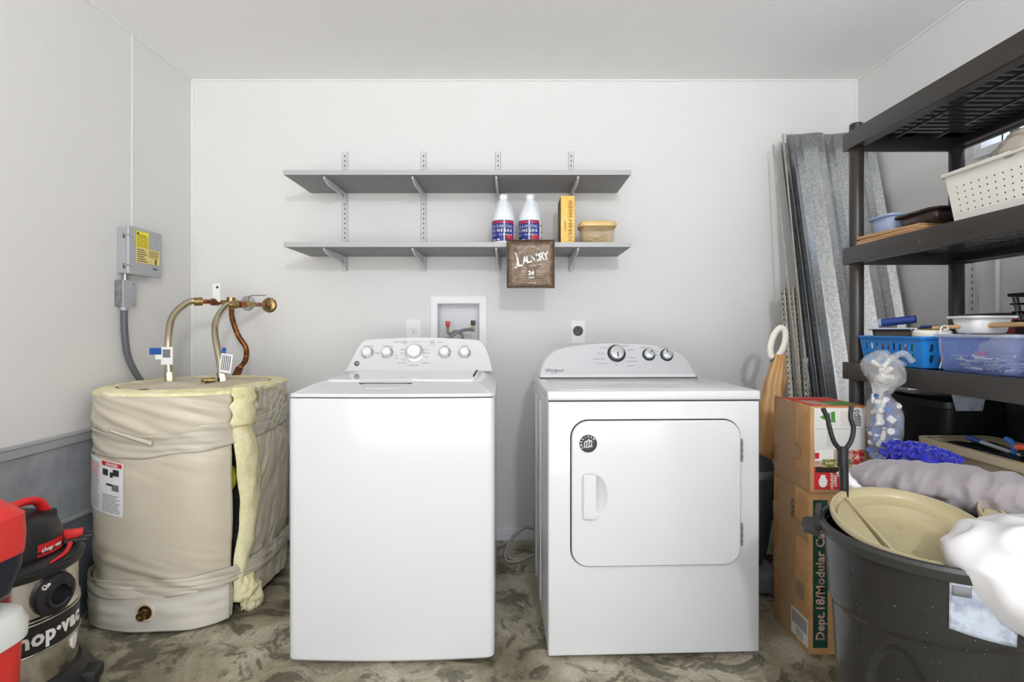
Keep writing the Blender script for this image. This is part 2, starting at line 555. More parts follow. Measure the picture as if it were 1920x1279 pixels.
# lower stem wall panels on the left, with ledges
m = MB()
m.box(0, 0.012, YN, WB, 0.40, 0.68, 'stem_wall'); m.box(0, 0.010, YN, WB, 0.0, 0.385, 'stem_low')
o = m.build('trim_1', smooth=0); o.location = (WL, 0, 0); struct(o)
m = MB(); m.box(0, 0.020, YN, WB, 0.680, 0.715, 'grey_ledge', 0.004); m.box(0, 0.026, YN, WB, 0.715, 0.723, 'grey_ledge')
o = m.build('trim_2'); o.location = (WL, 0, 0); struct(o)
m = MB(); m.box(0, 0.018, YN, WB, 0.385, 0.402, 'grey_ledge', 0.003)
o = m.build('trim_3'); o.location = (WL, 0, 0); struct(o)
# caulked joints
m = MB()
m.cyl((WL + 0.003, WB - 0.003, 0.72), (WL + 0.003, WB - 0.003, CZ), 0.006, 'caulk', 8)
m.cyl((WR - 0.003, WB - 0.003, 0.06), (WR - 0.003, WB - 0.003, CZ), 0.004, 'caulk', 8)
m.cyl((WL, WB - 0.003, CZ - 0.003), (WR, WB - 0.003, CZ - 0.003), 0.005, 'caulk', 8)
m.cyl((WL + 0.003, YN, CZ - 0.003), (WL + 0.003, WB, CZ - 0.003), 0.005, 'caulk', 8)
m.cyl((WR - 0.003, YN, CZ - 0.003), (WR - 0.003, WB, CZ - 0.003), 0.005, 'caulk', 8)
struct(m.build('trim_4'))
m = MB()
m.tube([(0, 0, 0), (0.0006, 0.0, 0.4), (0, 0.003, 0.8), (0.0004, -0.004, 0.9)], 0.002, 'caulk', 8)
o = m.build('trim_5'); o.location = (WL + 0.001, 2.392, 1.566); struct(o)
m = MB(); m.box(WL + 0.005, WR, -0.012, 0, 0, 0.062, 'white_trim', 0.003)
o = m.build('baseboard_back'); o.location = (0, WB, 0); struct(o)
m = MB(); m.box(-0.012, 0, YN, WB - 0.013, 0, 0.062, 'white_trim', 0.003)
o = m.build('baseboard_right'); o.location = (WR, 0, 0); struct(o)

# lamp on the ceiling behind the viewer
t = thing('ceiling_lamp', 'white globe ceiling lamp behind the camera', 'lamp', (LAMP[0], LAMP[1], CZ))
m = MB(); m.lathe([(0.07, 0), (0.075, -0.02), (0.05, -0.055), (0.045, -0.07)], mat='plastic_white'); m.build('base', t)
m = MB(); m.cyl((0, 0, -0.06), (0, 0, LAMP[2] - CZ + LAMP_RADIUS), 0.008, 'plastic_white', 10); m.build('stem', t)
m = MB(); m.blob((0, 0, LAMP[2] - CZ), (LAMP_RADIUS,) * 3, 'lamp_glass'); m.build('globe', t)

# ================================================================== WASHING MACHINE
def knob(parent, A, r, h, mat, name='knob', mark=None, skirt=None):
    m = MB()
    if skirt:
        m.lathe([(r * 1.28, 0), (r * 1.28, 0.003), (r * 1.12, 0.006), (0, 0.006)], seg=36, mat=skirt, axis=A)
    m.lathe([(r, 0.004), (r * 0.97, h * 0.7), (r * 0.92, h), (r * 0.80, h + 0.001), (0, h + 0.001)], seg=36, mat=mat, axis=A)
    if mark:
        m.plate([(-r * 0.08, mark * r * 0.85), (r * 0.08, mark * r * 0.85), (r * 0.08, mark * r * 0.1), (-r * 0.08, mark * r * 0.1)], [], h + 0.002, h, 'ink', A)
    return m.build(name, parent)

wm = thing('washing_machine', 'white top-loading washing machine with five silver-ringed knobs', 'washing machine', (-0.754, 1.78, 0), R(1.1))
Ww, Wd = 0.69, 0.74
m = MB()
# cabinet: loop of a rounded rectangle with a slightly bowed front
def wash_loop(inset, bow=0.012, y0=0.0, y1=Wd, r=0.022):
    pts = []
    for cx, cy, a in ((Ww - r - inset, y1 - r - inset, 0), (r + inset, y1 - r - inset, 90), (r + inset, y0 + r + inset, 180), (Ww - r - inset, y0 + r + inset, 270)):
        if a == 270:
            for k in range(1, 20):
                u = k / 20
                x = r + inset + u * (Ww - 2 * r - 2 * inset)
                pts.append((x, y0 + inset - bow * (1 - (2 * u - 1) ** 2)))
        for k in range(6):
            t = R(a + 90 * k / 5)
            pts.append((cx + r * math.cos(t), cy + r * math.sin(t)))
    return pts
def loft(m, loops, mat, cap0=True, cap1=True):
    mi = m.mi(mat); rows = []
    for lp, z in loops:
        rows.append([m.v((p[0], p[1], z if not callable(z) else z(p))) for p in lp])
    n = len(rows[0])
    for j in range(len(rows) - 1):
        for i in range(n):
            m.f([rows[j][i], rows[j][(i + 1) % n], rows[j + 1][(i + 1) % n], rows[j + 1][i]], mi)
    if cap0: m.f(list(reversed(rows[0])), mi)
    if cap1: m.f(rows[-1], mi)
    return rows
loft(m, [(wash_loop(0.006), 0.012), (wash_loop(0), 0.02), (wash_loop(0), 0.885), (wash_loop(0.004), 0.890)], 'appliance')
m.build('cabinet', wm)
m = MB(); loft(m, [(wash_loop(0.008), 0.888), (wash_loop(0.008), 0.896)], 'gap'); m.build('seam', wm)
# top deck: sloping front bezel and chamfered sides around the lid
m = MB()
def inset_loop(f, s, b):
    pts = []
    for (x, y) in wash_loop(0):
        nx = f + (x / Ww) * (Ww - 2 * f) if False else s + (x / Ww) * (Ww - 2 * s)
        ny = f + (y / Wd) * (Wd - f - b)
        pts.append((nx, ny))
    return pts
loft(m, [(wash_loop(0.001), 0.894), (wash_loop(0.0), 0.900), (wash_loop(0.004), 0.905), (inset_loop(0.13, 0.045, 0.02), 0.928), (inset_loop(0.15, 0.060, 0.03), 0.932)], 'appliance')
m.build('deck', wm)
m = MB()
m.plate(rrect(0.075, Ww - 0.075, 0.155, 0.60, 0.02), [], 0.0375, 0.030, 'gloss_lid', Matrix.Translation((0, 0, 0.9)))
lid = m.build('lid', wm)
# finger pull of the lid: dark slot and scooped trapezoid lip
m = MB()
Af = frame((0.30, 0.088, 0.9215), (1, 0, 0), (0, 0.985, 0.175))
m.plate([(-0.095, 0.030), (0.095, 0.030), (0.080, 0.022), (-0.080, 0.022)], [], 0.0035, -0.002, 'gap', Af)
m.plate([(-0.100, 0.046), (0.100, 0.046), (0.094, 0.030), (-0.094, 0.030)], [], 0.006, -0.002, 'appliance', Af)
m.plate([(-0.080, 0.022), (0.080, 0.022), (0.055, -0.030), (-0.055, -0.030)], [], 0.0025, -0.002, 'appliance_in', Af)
m.build('lid_handle', wm)
m = MB()
m.box(0.60, 0.606, 0.30, 0.58, 0.936, 0.941, 'gap'); m.build('hinge_slot', wm)
m = MB(); m.text('HydroWave', 0.0105, frame((0.10, 0.40, 0.9385), (1, 0, 0), (0, 1, 0)), 'ink_grey', ext=0.0003); m.build('lettering', lid)
# control console
cons_out = [(0.012, 0.0), (0.040, 0.075), (0.060, 0.125), (0.080, 0.150), (0.115, 0.158), (0.345, 0.168), (0.575, 0.158), (0.612, 0.150), (0.635, 0.125), (0.655, 0.075), (0.672, 0.0)]
cons = smooth_path([(p[0], p[1], 0) for p in cons_out], 5)
cons2 = [(p.x, p.y) for p in cons]
tilt = 0.55
Ac = frame((0, 0.60, 0.932), (1, 0, 0), (0, math.sin(tilt), math.cos(tilt) + 0.22))
m = MB()
mi = m.mi('appliance'); mf = m.mi('appliance')
n = len(cons2)
f0 = [m.v(Ac @ Vector((0.342 + (p[0] - 0.342) * 0.985, p[1] * 0.975 + 0.002, 0.004))) for p in cons2]
f1 = [m.v(Ac @ Vector((p[0], p[1], 0.0))) for p in cons2]
f2 = []
for p in cons2:
    q = Ac @ Vector((p[0], p[1], 0)); f2.append(m.v((q.x, max(q.y + 0.03, 0.735), q.z - 0.004)))
for a, b in ((f0, f1), (f1, f2)):
    for i in range(n):
        m.f([a[i], b[i], b[(i + 1) % n], a[(i + 1) % n]], mi)
m.f(f0, mf); m.f(f2, mi)
console = m.build('console', wm)
def on_c(x, y, z=0.0045):
    return Ac @ Matrix.Translation((x, y, z))
for (x, rr) in ((0.105, 0.021), (0.193, 0.021), (0.317, 0.033), (0.453, 0.021), (0.543, 0.021)):
    k = knob(wm, on_c(x, 0.088 if rr < 0.03 else 0.088), rr, 0.022 if rr < 0.03 else 0.03, 'plastic_white', 'knob', None, 'chrome')
    m2 = MB(); A = on_c(x, 0.088)
    h = 0.022 if rr < 0.03 else 0.03
    lp = circle(0, 0, rr * 0.985, 36); li = circle(0, 0, rr * 0.86, 36)
    m2.plate(lp, [li], h + 0.0015, h - 0.004, 'chrome', A)
    m2.build('knob_ring', k)
for x in (0.268, 0.394):
    m = MB()
    m.plate(rrect(x - 0.011, x + 0.011, 0.136, 0.150, 0.006), [], 0.010, 0.003, 'silver_panel', Ac)
    m.build('button', wm)
m = MB()
for (x, y, s, txt) in ((0.105, 0.122, 0.007, 'WATER LEVEL'), (0.193, 0.122, 0.007, 'TEMPERATURE'), (0.453, 0.122, 0.007, 'OPTIONS'), (0.543, 0.122, 0.007, 'SPIN SPEED'),
                       (0.235, 0.143, 0.007, 'POWER  ON'), (0.430, 0.142, 0.007, 'START'), (0.394, 0.127, 0.006, 'HOLD 3 SEC'),
                       (0.317, 0.028, 0.007, 'QUICK WASH'), (0.262, 0.040, 0.006, 'BULKY ITEMS'), (0.372, 0.040, 0.006, 'SPEED WASH'),
                       (0.262, 0.088, 0.006, 'HEAVY'), (0.262, 0.105, 0.006, 'NORMAL'), (0.372, 0.088, 0.006, 'DELICATES'), (0.372, 0.105, 0.006, 'CASUAL'),
                       (0.146, 0.088, 0.006, 'PRECISE'), (0.236, 0.075, 0.006, 'COLD'), (0.236, 0.062, 0.006, 'HOT'), (0.268, 0.056, 0.006, 'RINSE'), (0.372, 0.068, 0.006, 'DRAIN')):
    m.text(txt, s, on_c(x, y, 0.0046), 'ink_grey', ext=0.0002)
for k in range(6):
    m.plate(circle(0.300 + k * 0.014, 0.146, 0.002, 8), [], 0.0048, 0.003, 'ink_grey', Ac)
for cx, rr in ((0.105, 0.034), (0.193, 0.034), (0.317, 0.048), (0.453, 0.034), (0.543, 0.034)):
    for k in range(9):
        a = R(-60 + k * 37)
        m.plate(circle(cx + rr * math.cos(a), 0.088 + rr * math.sin(a) * 0.9, 0.0011, 6), [], 0.0049, 0.003, 'ink_grey', Ac)
m.build('lettering', console)
m = MB()
m.plate(circle(0.062, 0.037, 0.0125, 24), [], 0.006, 0.003, 'ink', Ac)
m.text('GE', 0.012, on_c(0.062, 0.0375, 0.0063), 'ink_white', ext=0.0002, shear=0.3)
m.plate(circle(0.062, 0.037, 0.0112, 24), [circle(0.062, 0.037, 0.0104, 24)], 0.0063, 0.005, 'ink_white', Ac)
m.build('badge', wm)
for (x, y) in ((0.04, 0.05), (Ww - 0.04, 0.05), (0.04, Wd - 0.05), (Ww - 0.04, Wd - 0.05)):
    m = MB(); m.lathe([(0.018, 0), (0.018, 0.013)], (x, y, 0), 16, 'gap'); m.build('foot', wm)

# ================================================================== DRYER
dr = thing('dryer', 'white front-loading dryer with silver console and round badge on its door', 'dryer', (0.117, 1.80, 0), R(2.0))
Dw, Dd = 0.726, 0.70
m = MB(); m.box(0, Dw, 0.0, Dd, 0.015, 0.876, 'appliance', 0.008, 3)
# pressed rib down the left side
m.box(-0.003, 0.002, 0.30, 0.36, 0.05, 0.84, 'appliance', 0.0015)
m.box(-0.003, 0.002, 0.52, 0.56, 0.05, 0.84, 'appliance', 0.0015)
m.build('cabinet', dr)
m = MB(); m.box(0.004, Dw - 0.004, 0.004, Dd - 0.004, 0.872, 0.882, 'gap'); m.build('seam', dr)
m = MB(); m.box(-0.003, Dw + 0.003, -0.004, Dd, 0.8795, 0.912, 'appliance', 0.009, 3)
m.box(0.03, Dw - 0.03, 0.03, 0.45, 0.910, 0.9135, 'appliance', 0.0015)
m.build('top_panel', dr)
for (x, y) in ((0.05, 0.05), (Dw - 0.05, 0.05), (0.05, Dd - 0.05), (Dw - 0.05, Dd - 0.05)):
    m = MB(); m.lathe([(0.02, 0), (0.02, 0.016)], (x, y, 0), 16, 'gap'); m.build('foot', dr)
# door with scooped hollow beside the handle
F = frame((0, 0, 0), (1, 0, 0), (0, 0, 1))          # local z -> -Y
dx0, dx1, dz0, dz1 = 0.078, 0.655, 0.322, 0.812
m = MB()
m.plate(rrect(dx0 - 0.004, dx1 + 0.004, dz0 - 0.004, dz1 + 0.004, 0.062, 10), [], 0.0012, -0.004, 'gap', F); m.build('door_gap', dr)
m = MB()
hc = (0.157, 0.563)
hole = [(hc[0] + 0.042 * math.cos(t), hc[1] + 0.068 * math.sin(t)) for t in [R(-90 + 180 * k / 14) for k in range(15)]] + [(hc[0] - 0.034, hc[1] + 0.068), (hc[0] - 0.034, hc[1] - 0.068)]
m.plate(rrect(dx0 + 0.004, dx1 - 0.004, dz0 + 0.004, dz1 - 0.004, 0.055, 10), [hole], 0.014, 0.0, 'appliance', F)
a_ = rrect(dx0, dx1, dz0, dz1, 0.058, 10); b_ = rrect(dx0 + 0.004, dx1 - 0.004, dz0 + 0.004, dz1 - 0.004, 0.055, 10)
mi = m.mi('appliance')
va = [m.v(F @ Vector((p[0], p[1], 0.010))) for p in a_]; vb = [m.v(F @ Vector((p[0], p[1], 0.014))) for p in b_]; vc = [m.v(F @ Vector((p[0], p[1], 0.001))) for p in a_]
for i in range(len(a_)):
    j = (i + 1) % len(a_)
    m.f([va[i], va[j], vb[j], vb[i]], mi); m.f([vc[i], vc[j], va[j], va[i]], mi)
# dished floor of the hollow
def dish(u, v):
    i = u * (len(hole)) ; k = int(i) % len(hole)
    p = hole[k]
    s = 1 - v
    return F @ Vector((hc[0] + (p[0] - hc[0]) * s, hc[1] + (p[1] - hc[1]) * s, 0.014 - 0.0115 * math.sin(min(1.0, v * 1.6) * PI / 2)))
m.grid(dish, len(hole), 6, 'appliance_in', closed=True)
door = m.build('door', dr)
m = MB()
m.plate(rrect(0.115, 0.157, 0.488, 0.636, 0.008), [], 0.030, 0.020, 'appliance', F)
m.plate(rrect(0.118, 0.150, 0.494, 0.630, 0.008), [], 0.0325, 0.029, 'appliance', F)
m.plate(rrect(0.117, 0.135, 0.490, 0.634, 0.006), [], 0.022, 0.003, 'appliance', F)
m.build('door_handle', door)
m = MB()
bx, bz, br = 0.133, 0.737, 0.030
m.plate(circle(bx, bz, br, 40), [], 0.0155, 0.0135, 'ink_grey', F)
m.plate(circle(bx, bz, br * 0.97, 40), [circle(bx, bz, br * 0.66, 40)], 0.0162, 0.015, 'ink', F)
m.plate(circle(bx, bz, br * 0.62, 40), [], 0.0162, 0.015, 'ink', F)
for i, ch in enumerate('AMERICAN'):
    a = R(215 - i * 25)
    m.text(ch, 0.0085, frame((bx + br * 0.80 * math.cos(a), -0.0165, bz + br * 0.80 * math.sin(a)), (math.sin(a), 0, -math.cos(a)), (math.cos(a), 0, math.sin(a))), 'ink_white', ext=0.0002, bold=0.0002)
for dxx, hh in ((-0.009, 0.008), (-0.001, 0.013), (0.007, 0.010)):
    m.tube([F @ Vector((bx + dxx - 0.004, bz - 0.008, 0.0168)), F @ Vector((bx + dxx - 0.003, bz + hh * 0.6, 0.0168)), F @ Vector((bx + dxx + 0.004, bz + hh, 0.0168)), F @ Vector((bx + dxx + 0.003, bz - 0.008, 0.0168))], 0.0016, 'ink_white', 6, 5)
m.tube([F @ Vector((bx - 0.015, bz - 0.009, 0.0168)), F @ Vector((bx - 0.005, bz - 0.012, 0.0168)), F @ Vector((bx + 0.014, bz - 0.008, 0.0168))], 0.0015, 'ink_white', 6, 5)
m.build('badge', door)
for z in (0.71, 0.425):
    m = MB(); m.plate(rrect(0.6535, 0.6600, z - 0.038, z + 0.038, 0.002), [], 0.017, 0.0, 'hose_grey', F)
    for q in (-0.022, 0, 0.022): m.plate(circle(0.657, z + q, 0.0022, 10), [], 0.018, 0.016, 'ink', F)
    m.build('hinge', dr)
# console
do = [(0.0, 0.0), (0.004, 0.030), (0.018, 0.068), (0.038, 0.098), (0.075, 0.128), (0.135, 0.146), (0.25, 0.158), (0.35, 0.161), (0.46, 0.156), (0.54, 0.145), (0.60, 0.122), (0.640, 0.088), (0.660, 0.052), (0.676, 0.0)]
dp = [(p.x + 0.012, p.y) for p in smooth_path([(a, b, 0) for a, b in do], 4)]
td = 0.42
Ad = frame((0, 0.475, 0.911), (1, 0, 0), (0, math.sin(td), math.cos(td)))
m = MB(); n = len(dp); mi = m.mi('appliance')
f1 = [m.v(Ad @ Vector((p[0], p[1], 0.0))) for p in dp]
f0 = [m.v(Ad @ Vector((0.35 + (p[0] - 0.35) * 0.992, p[1] * 0.985 + 0.001, 0.004))) for p in dp]
f2 = []
for p in dp:
    q = Ad @ Vector((p[0], p[1], 0)); f2.append(m.v((q.x, max(q.y + 0.03, 0.64), q.z)))
for a, b in ((f0, f1), (f1, f2)):
    for i in range(n):
        m.f([a[i], b[i], b[(i + 1) % n], a[(i + 1) % n]], mi)
m.f(f0, mi); m.f(f2, mi)
dcon = m.build('console', dr)
m = MB()
m.plate([(0.35 + (p[0] - 0.35) * 0.972, 0.019 + p[1] * 0.86) for p in dp], [], 0.0055, 0.003, 'silver_panel', Ad)
m.box(0.012, 0.688, 0.468, 0.50, 0.9125, 0.9155, 'gap')
panel = m.build('console_panel', dr)
for x, y, rr, mk in ((0.350, 0.112, 0.031, -1), (0.491, 0.106, 0.022, 1), (0.570, 0.104, 0.022, 1)):
    knob(dr, Ad @ Matrix.Translation((x, y, 0.005)) @ Matrix.Rotation(0 if x < .4 else (-0.8 if x < .5 else 0.2), 4, 'Z'), rr, 0.024, 'knob_silver', 'knob', mk, 'gap')
m = MB()
def dt(txt, x, y, s=0.007, mat='ink_grey', **k): m.text(txt, s, Ad @ Matrix.Translation((x, y, 0.0058)), mat, ext=0.0002, **k)
dt('Whirlpool', 0.074, 0.034, 0.019, 'ink', shear=0.25, bold=0.0002)
m.tube([Ad @ Vector(p) for p in ((0.060, 0.024, 0.006), (0.070, 0.021, 0.006), (0.084, 0.026, 0.006), (0.090, 0.040, 0.006))], 0.0008, 'ink', 5, 5)
for a_ in ((('HEAVY DUTY'), 0.300, 0.138), ('TIMED DRY', 0.280, 0.112), ('WRINKLE SHIELD', 0.270, 0.086), ('AUTOMATIC DRY', 0.280, 0.066), ('OFF', 0.345, 0.058), ('DELICATE', 0.405, 0.055),
           ('NORMAL', 0.395, 0.148), ('LESS DRY', 0.415, 0.128), ('MORE DRY', 0.418, 0.092), ('COOL DOWN', 0.415, 0.075), ('TEMPERATURE', 0.480, 0.140), ('CYCLE SIGNAL', 0.560, 0.138),
           ('LOW', 0.522, 0.120), ('HIGH', 0.528, 0.104), ('ON', 0.600, 0.112)):
    dt(a_[0], a_[1], a_[2])
for k in range(14):
    a = R(k * 25.7)
    m.plate(circle(0.350 + 0.042 * math.cos(a), 0.112 + 0.042 * math.sin(a) , 0.0011, 6), [], 0.006, 0.003, 'ink_grey', Ad)
m.build('lettering', panel)
# power cord looping out on the floor behind
m = MB()
m.tube([(0.13, 2.60, 0.30), (0.11, 2.585, 0.17), (0.055, 2.585, 0.165), (-0.005, 2.58, 0.115), (-0.040, 2.57, 0.05), (-0.030, 2.555, 0.012), (0.02, 2.55, 0.012), (0.075, 2.545, 0.035), (0.12, 2.55, 0.05), (0.16, 2.60, 0.02)], 0.0085, 'cord_grey', 10, flat=0.7)
m.tube([(0.13, 2.615, 0.28), (0.11, 2.60, 0.155), (0.055, 2.60, 0.150), (0.000, 2.595, 0.105), (-0.030, 2.585, 0.05), (-0.018, 2.575, 0.018), (0.03, 2.57, 0.012), (0.085, 2.56, 0.03), (0.13, 2.565, 0.04)], 0.005, 'cord_grey', 8)
tag(m.build('power_cord'), 'grey power cord looping onto the floor between the washing machine and the dryer', 'cord')

# ================================================================== WATER HEATER IN ITS JACKET
hx, hy, HT = -1.362, 2.312, 0.884
RX, RY, NN = 0.320, 0.345, 2.75
def hr(phi, rx=RX, ry=RY):
    return (abs(math.sin(phi) / rx) ** NN + abs(math.cos(phi) / ry) ** NN) ** (-1 / NN)
def HP(phi, z, dr=0.0):
    r = hr(phi) + dr
    return (r * math.sin(phi), -r * math.cos(phi), z)
wh = thing('water_heater', 'squat water heater wrapped in a beige insulation jacket in the corner', 'water heater', (hx, hy, 0))
m = MB(); m.lathe([(0.23, 0.03), (0.25, 0.05), (0.25, 0.80), (0.20, 0.83)], mat='tank', seg=48); m.build('tank', wh)
def wrinkle(phi, z):
    w = 0.006 * nz(phi * 3.0, z * 9.0, 1.0)
    # tight horizontal creases near the tapes
    for zb, s in ((0.70, 0.10), (0.17, 0.10), (0.84, 0.06)):
        g = math.exp(-((z - zb) / s) ** 2)
        w += g * 0.010 * nz(phi * 2.2 + z * 6, z * 38 + phi * 4, 4.0)
    # cinched in at the tapes
    w -= 0.010 * math.exp(-((z - 0.70) / 0.05) ** 2) + 0.006 * math.exp(-((z - 0.20) / 0.04) ** 2)
    # creased more on the right flank
    g = max(0, min(1, (phi - 1.0) / 0.3))
    w += g * 0.007 * nz(phi * 2.5 + z * 5, z * 26 - phi * 14, 7.0)
    w += 0.010 * math.exp(-((z - 0.02) / 0.07) ** 2) * nz(phi * 3, 0.3, 2)
    return w
ph_a = lambda z: R(48) + 0.02 * nz(z * 6, 1)            # left lip of the split
def ph_b(z):                                             # right lip
    if z > 0.74: return R(64)
    t = max(0.0, min(1.0, (z - 0.16) / 0.56))
    return R(54) + R(15) * math.sin(PI * min(1.0, t * 0.92)) ** 0.7 * (0.75 + 0.35 * t)
def jac(u, v):
    z = 0.012 + v * (HT - 0.012)
    a = ph_b(z) if 0.0 < z else ph_b(z)
    phi = a + u * (2 * PI - (a - ph_a(z)))
    q = phi - 2 * PI if phi > PI else phi
    d = wrinkle(q, z)
    lo = 0.0
    if 0.2 < q < 1.0: lo = 0.0
    if q > 1.1 or q < -1.7: lo = 0.035 * (1 - v) ** 4
    return Vector(HP(phi, z, d)) + Vector((0, 0, lo))
m = MB(); m.grid(jac, 220, 110, 'jacket'); m.build('jacket', wh, smooth=60, solid=0.004)
# lower skirt of paler vinyl
def skirt(u, v):
    q = R(-78) + u * (R(46) + R(78)); z = 0.010 + v * 0.165
    return HP(q, z, 0.011 + 0.006 * math.sin(v * PI) + 0.006 * nz(q * 3, z * 30, 9) )
m = MB(); m.grid(skirt, 90, 30, 'jacket_low'); m.build('skirt', wh, smooth=60, solid=0.003)
# fibreglass showing in the split and round the top
def fib(u, v):
    z = 0.06 + v * (HT - 0.07)
    t = z / HT
    l = ph_a(z) + R(0.8) + R(4.5) * math.exp(-((t - 0.48) / 0.2) ** 2)
    r_ = ph_b(z) + R(1.2)
    phi = l + (r_ - l) * u
    bul = 0.010 * math.sin(PI * u) + 0.01 * nz(phi * 8, z * 14, 3)
    return HP(phi, z, 0.004 + bul - 0.03 * max(0, 0.2 - u))
m = MB(); m.grid(fib, 18, 70, 'fiberglass'); m.build('insulation', wh, smooth=60, solid=0.012)
m = MB()
m.blob(HP(R(58), 0.085, 0.006), (0.030, 0.034, 0.062), 'fiberglass', 0.5, 26, 32, 24, seed=4)
m.blob(HP(R(63), 0.060, 0.010), (0.026, 0.030, 0.048), 'fiberglass', 0.5, 30, 28, 20, seed=6)
m.build('insulation_tuft', wh, smooth=60)
def ring(u, v):
    phi = 2 * PI * u
    w = 0.085 + 0.03 * nz(phi * 1.5, 2.0, 1) + (0.04 if R(20) < phi < R(80) else 0)
    if v < 0.2: return HP(phi, HT - 0.012 + 0.012 * v / 0.2, 0.004)
    t = (v - 0.2) / 0.8
    return HP(phi, HT + 0.010 * math.sin(t * PI) + 0.006 * nz(phi * 4, t * 3, 5), 0.004 - w * t)
m = MB(); m.grid(ring, 120, 10, 'fiberglass', closed=True); m.build('insulation_rim', wh, smooth=60)
def top(u, v):
    phi = 2 * PI * u; k = 1 - v
    e = 0.06 + 0.045 * nz(phi * 2.2, 5.0, 3)
    r = (hr(phi) - e) * k
    x, y = r * math.sin(phi), -r * math.cos(phi)
    return (x, y, HT + 0.004 + 0.018 * nz(x * 9, y * 9, 4) + 0.012 * (1 - k))
m = MB(); rws = m.grid(top, 96, 20, 'jacket_top', closed=True); m.cap(rws[-1], 'jacket_top'); m.build('top_cover', wh, smooth=70)
# torn flap of jacket and bare wool at the upper right
m = MB()
m.grid(lambda u, v: HP(R(47) + R(16) * u + R(4) * nz(v * 5, 1, 1), 0.745 + v * 0.150, 0.012 + 0.010 * math.sin(PI * u)), 12, 16, 'fiberglass')
m.build('torn_insulation', wh, smooth=60, solid=0.01)
m = MB()
m.grid(lambda u, v: HP(R(62) + R(10) * u + R(14) * (1 - v) * (1 - u) * 0.5, 0.79 + v * 0.10, 0.010 + 0.035 * (1 - u) * v), 10, 10, 'jacket_tape')
m.build('torn_flap', wh, smooth=60, solid=0.002)
# taped bands
def band(zc, w, p0, p1, seed, dr=0.012):
    def g(u, v):
        q = p0 + (p1 - p0) * u
        z = zc(q) + (v - 0.5) * w * (1 + 0.25 * nz(q * 2.5, seed, 3))
        return HP(q, z, dr - 0.006 + wrinkle(q, z) * 0.8 + 0.005 * nz(q * 2 + v * 3, v * 7 + q * 3, seed))
    mm = MB(); mm.grid(g, 200, 14, 'jacket_tape')
    return mm.build('tape_band', wh, smooth=60, solid=0.002)
band(lambda q: 0.703 - 0.018 * math.exp(-((q + 0.1) / 0.5) ** 2) + 0.02 * max(0, q), 0.088, R(-120), R(150), 3.1)
band(lambda q: 0.168 + 0.012 * q, 0.060, R(-120), R(150), 8.3, 0.024)
m = MB()
def tail(u, v):
    q = R(6) - R(26) * u
    return HP(q, 0.70 + 0.05 * u + (v - 0.5) * 0.02 * (1 - 0.5 * u), 0.012 + 0.006 * math.sin(v * PI))
m.grid(tail, 16, 6, 'jacket_tape'); m.build('tape_tail', wh, smooth=60, solid=0.002)
# warning label
def lab(u, v, q0=-46, q1=-12, z0=0.452, z1=0.650, dr=0.006):
    q = R(q0 + (q1 - q0) * u)
    z = z0 + (z1 - z0) * v + 0.030 * (0.5 - u) - 0.01
    return Vector(HP(q, z, dr + max(0.0, wrinkle(q, z))))
m = MB(); m.grid(lambda u, v: lab(u, v), 14, 14, 'tag_white')
def lstrip(u0, u1, v0, v1, mat, d=0.0072): m.grid(lambda u, v: lab(u0 + (u1 - u0) * u, v0 + (v1 - v0) * v, dr=d), 4, 2, mat)
lstrip(0.56, 0.97, 0.90, 0.98, 'box_red')
for k in range(26):
    v = 0.05 + k * 0.034
    mt = 'box_red' if k > 17 and k < 25 else 'ink_grey'
    lstrip(0.05, 0.50 - 0.06 * random.random(), v, v + 0.012, mt)
    if k < 10: lstrip(0.56, 0.95 - 0.1 * random.random(), v, v + 0.012, 'ink_grey')
lstrip(0.58, 0.70, 0.72, 0.84, 'ink'); lstrip(0.74, 0.80, 0.70, 0.80, 'ink'); lstrip(0.80, 0.92, 0.74, 0.86, 'ink'); lstrip(0.78, 0.92, 0.46, 0.58, 'ink_grey'); lstrip(0.66, 0.80, 0.54, 0.58, 'ink')
A = frame(lab(0.79, 0.94, dr=0.009), lab(0.95, 0.94) - lab(0.60, 0.94), (0, 0, 1))
m.text('DANGER', 0.013, A, 'tag_white', bold=0.0003, ext=0.0003)
m.build('warning_label', wh, smooth=60)
# perforated panels
m = MB()
def dash(q, z, horiz):
    dq, dz = (R(1.0), 0.0012) if horiz else (R(0.22), 0.004)
    a = [Vector(HP(R(q) + s * dq, z + t_ * dz, wrinkle(R(q), z) + 0.0032)) for s, t_ in ((-1, -1), (1, -1), (1, 1), (-1, 1))]
    m.f([m.v(p) for p in a], m.mi('jacket_top'))
for q in (-9, 19):
    for z in [0.38 + 0.018 * k for k in range(14)]: dash(q, z, False)
    for z in [0.22 + 0.018 * k for k in range(7)]: dash(q, z, False)
for k in range(10):
    dash(-9 + 2.9 * k, 0.372, True); dash(-9 + 2.9 * k, 0.345, True)
m.build('perforation', wh, smooth=0)
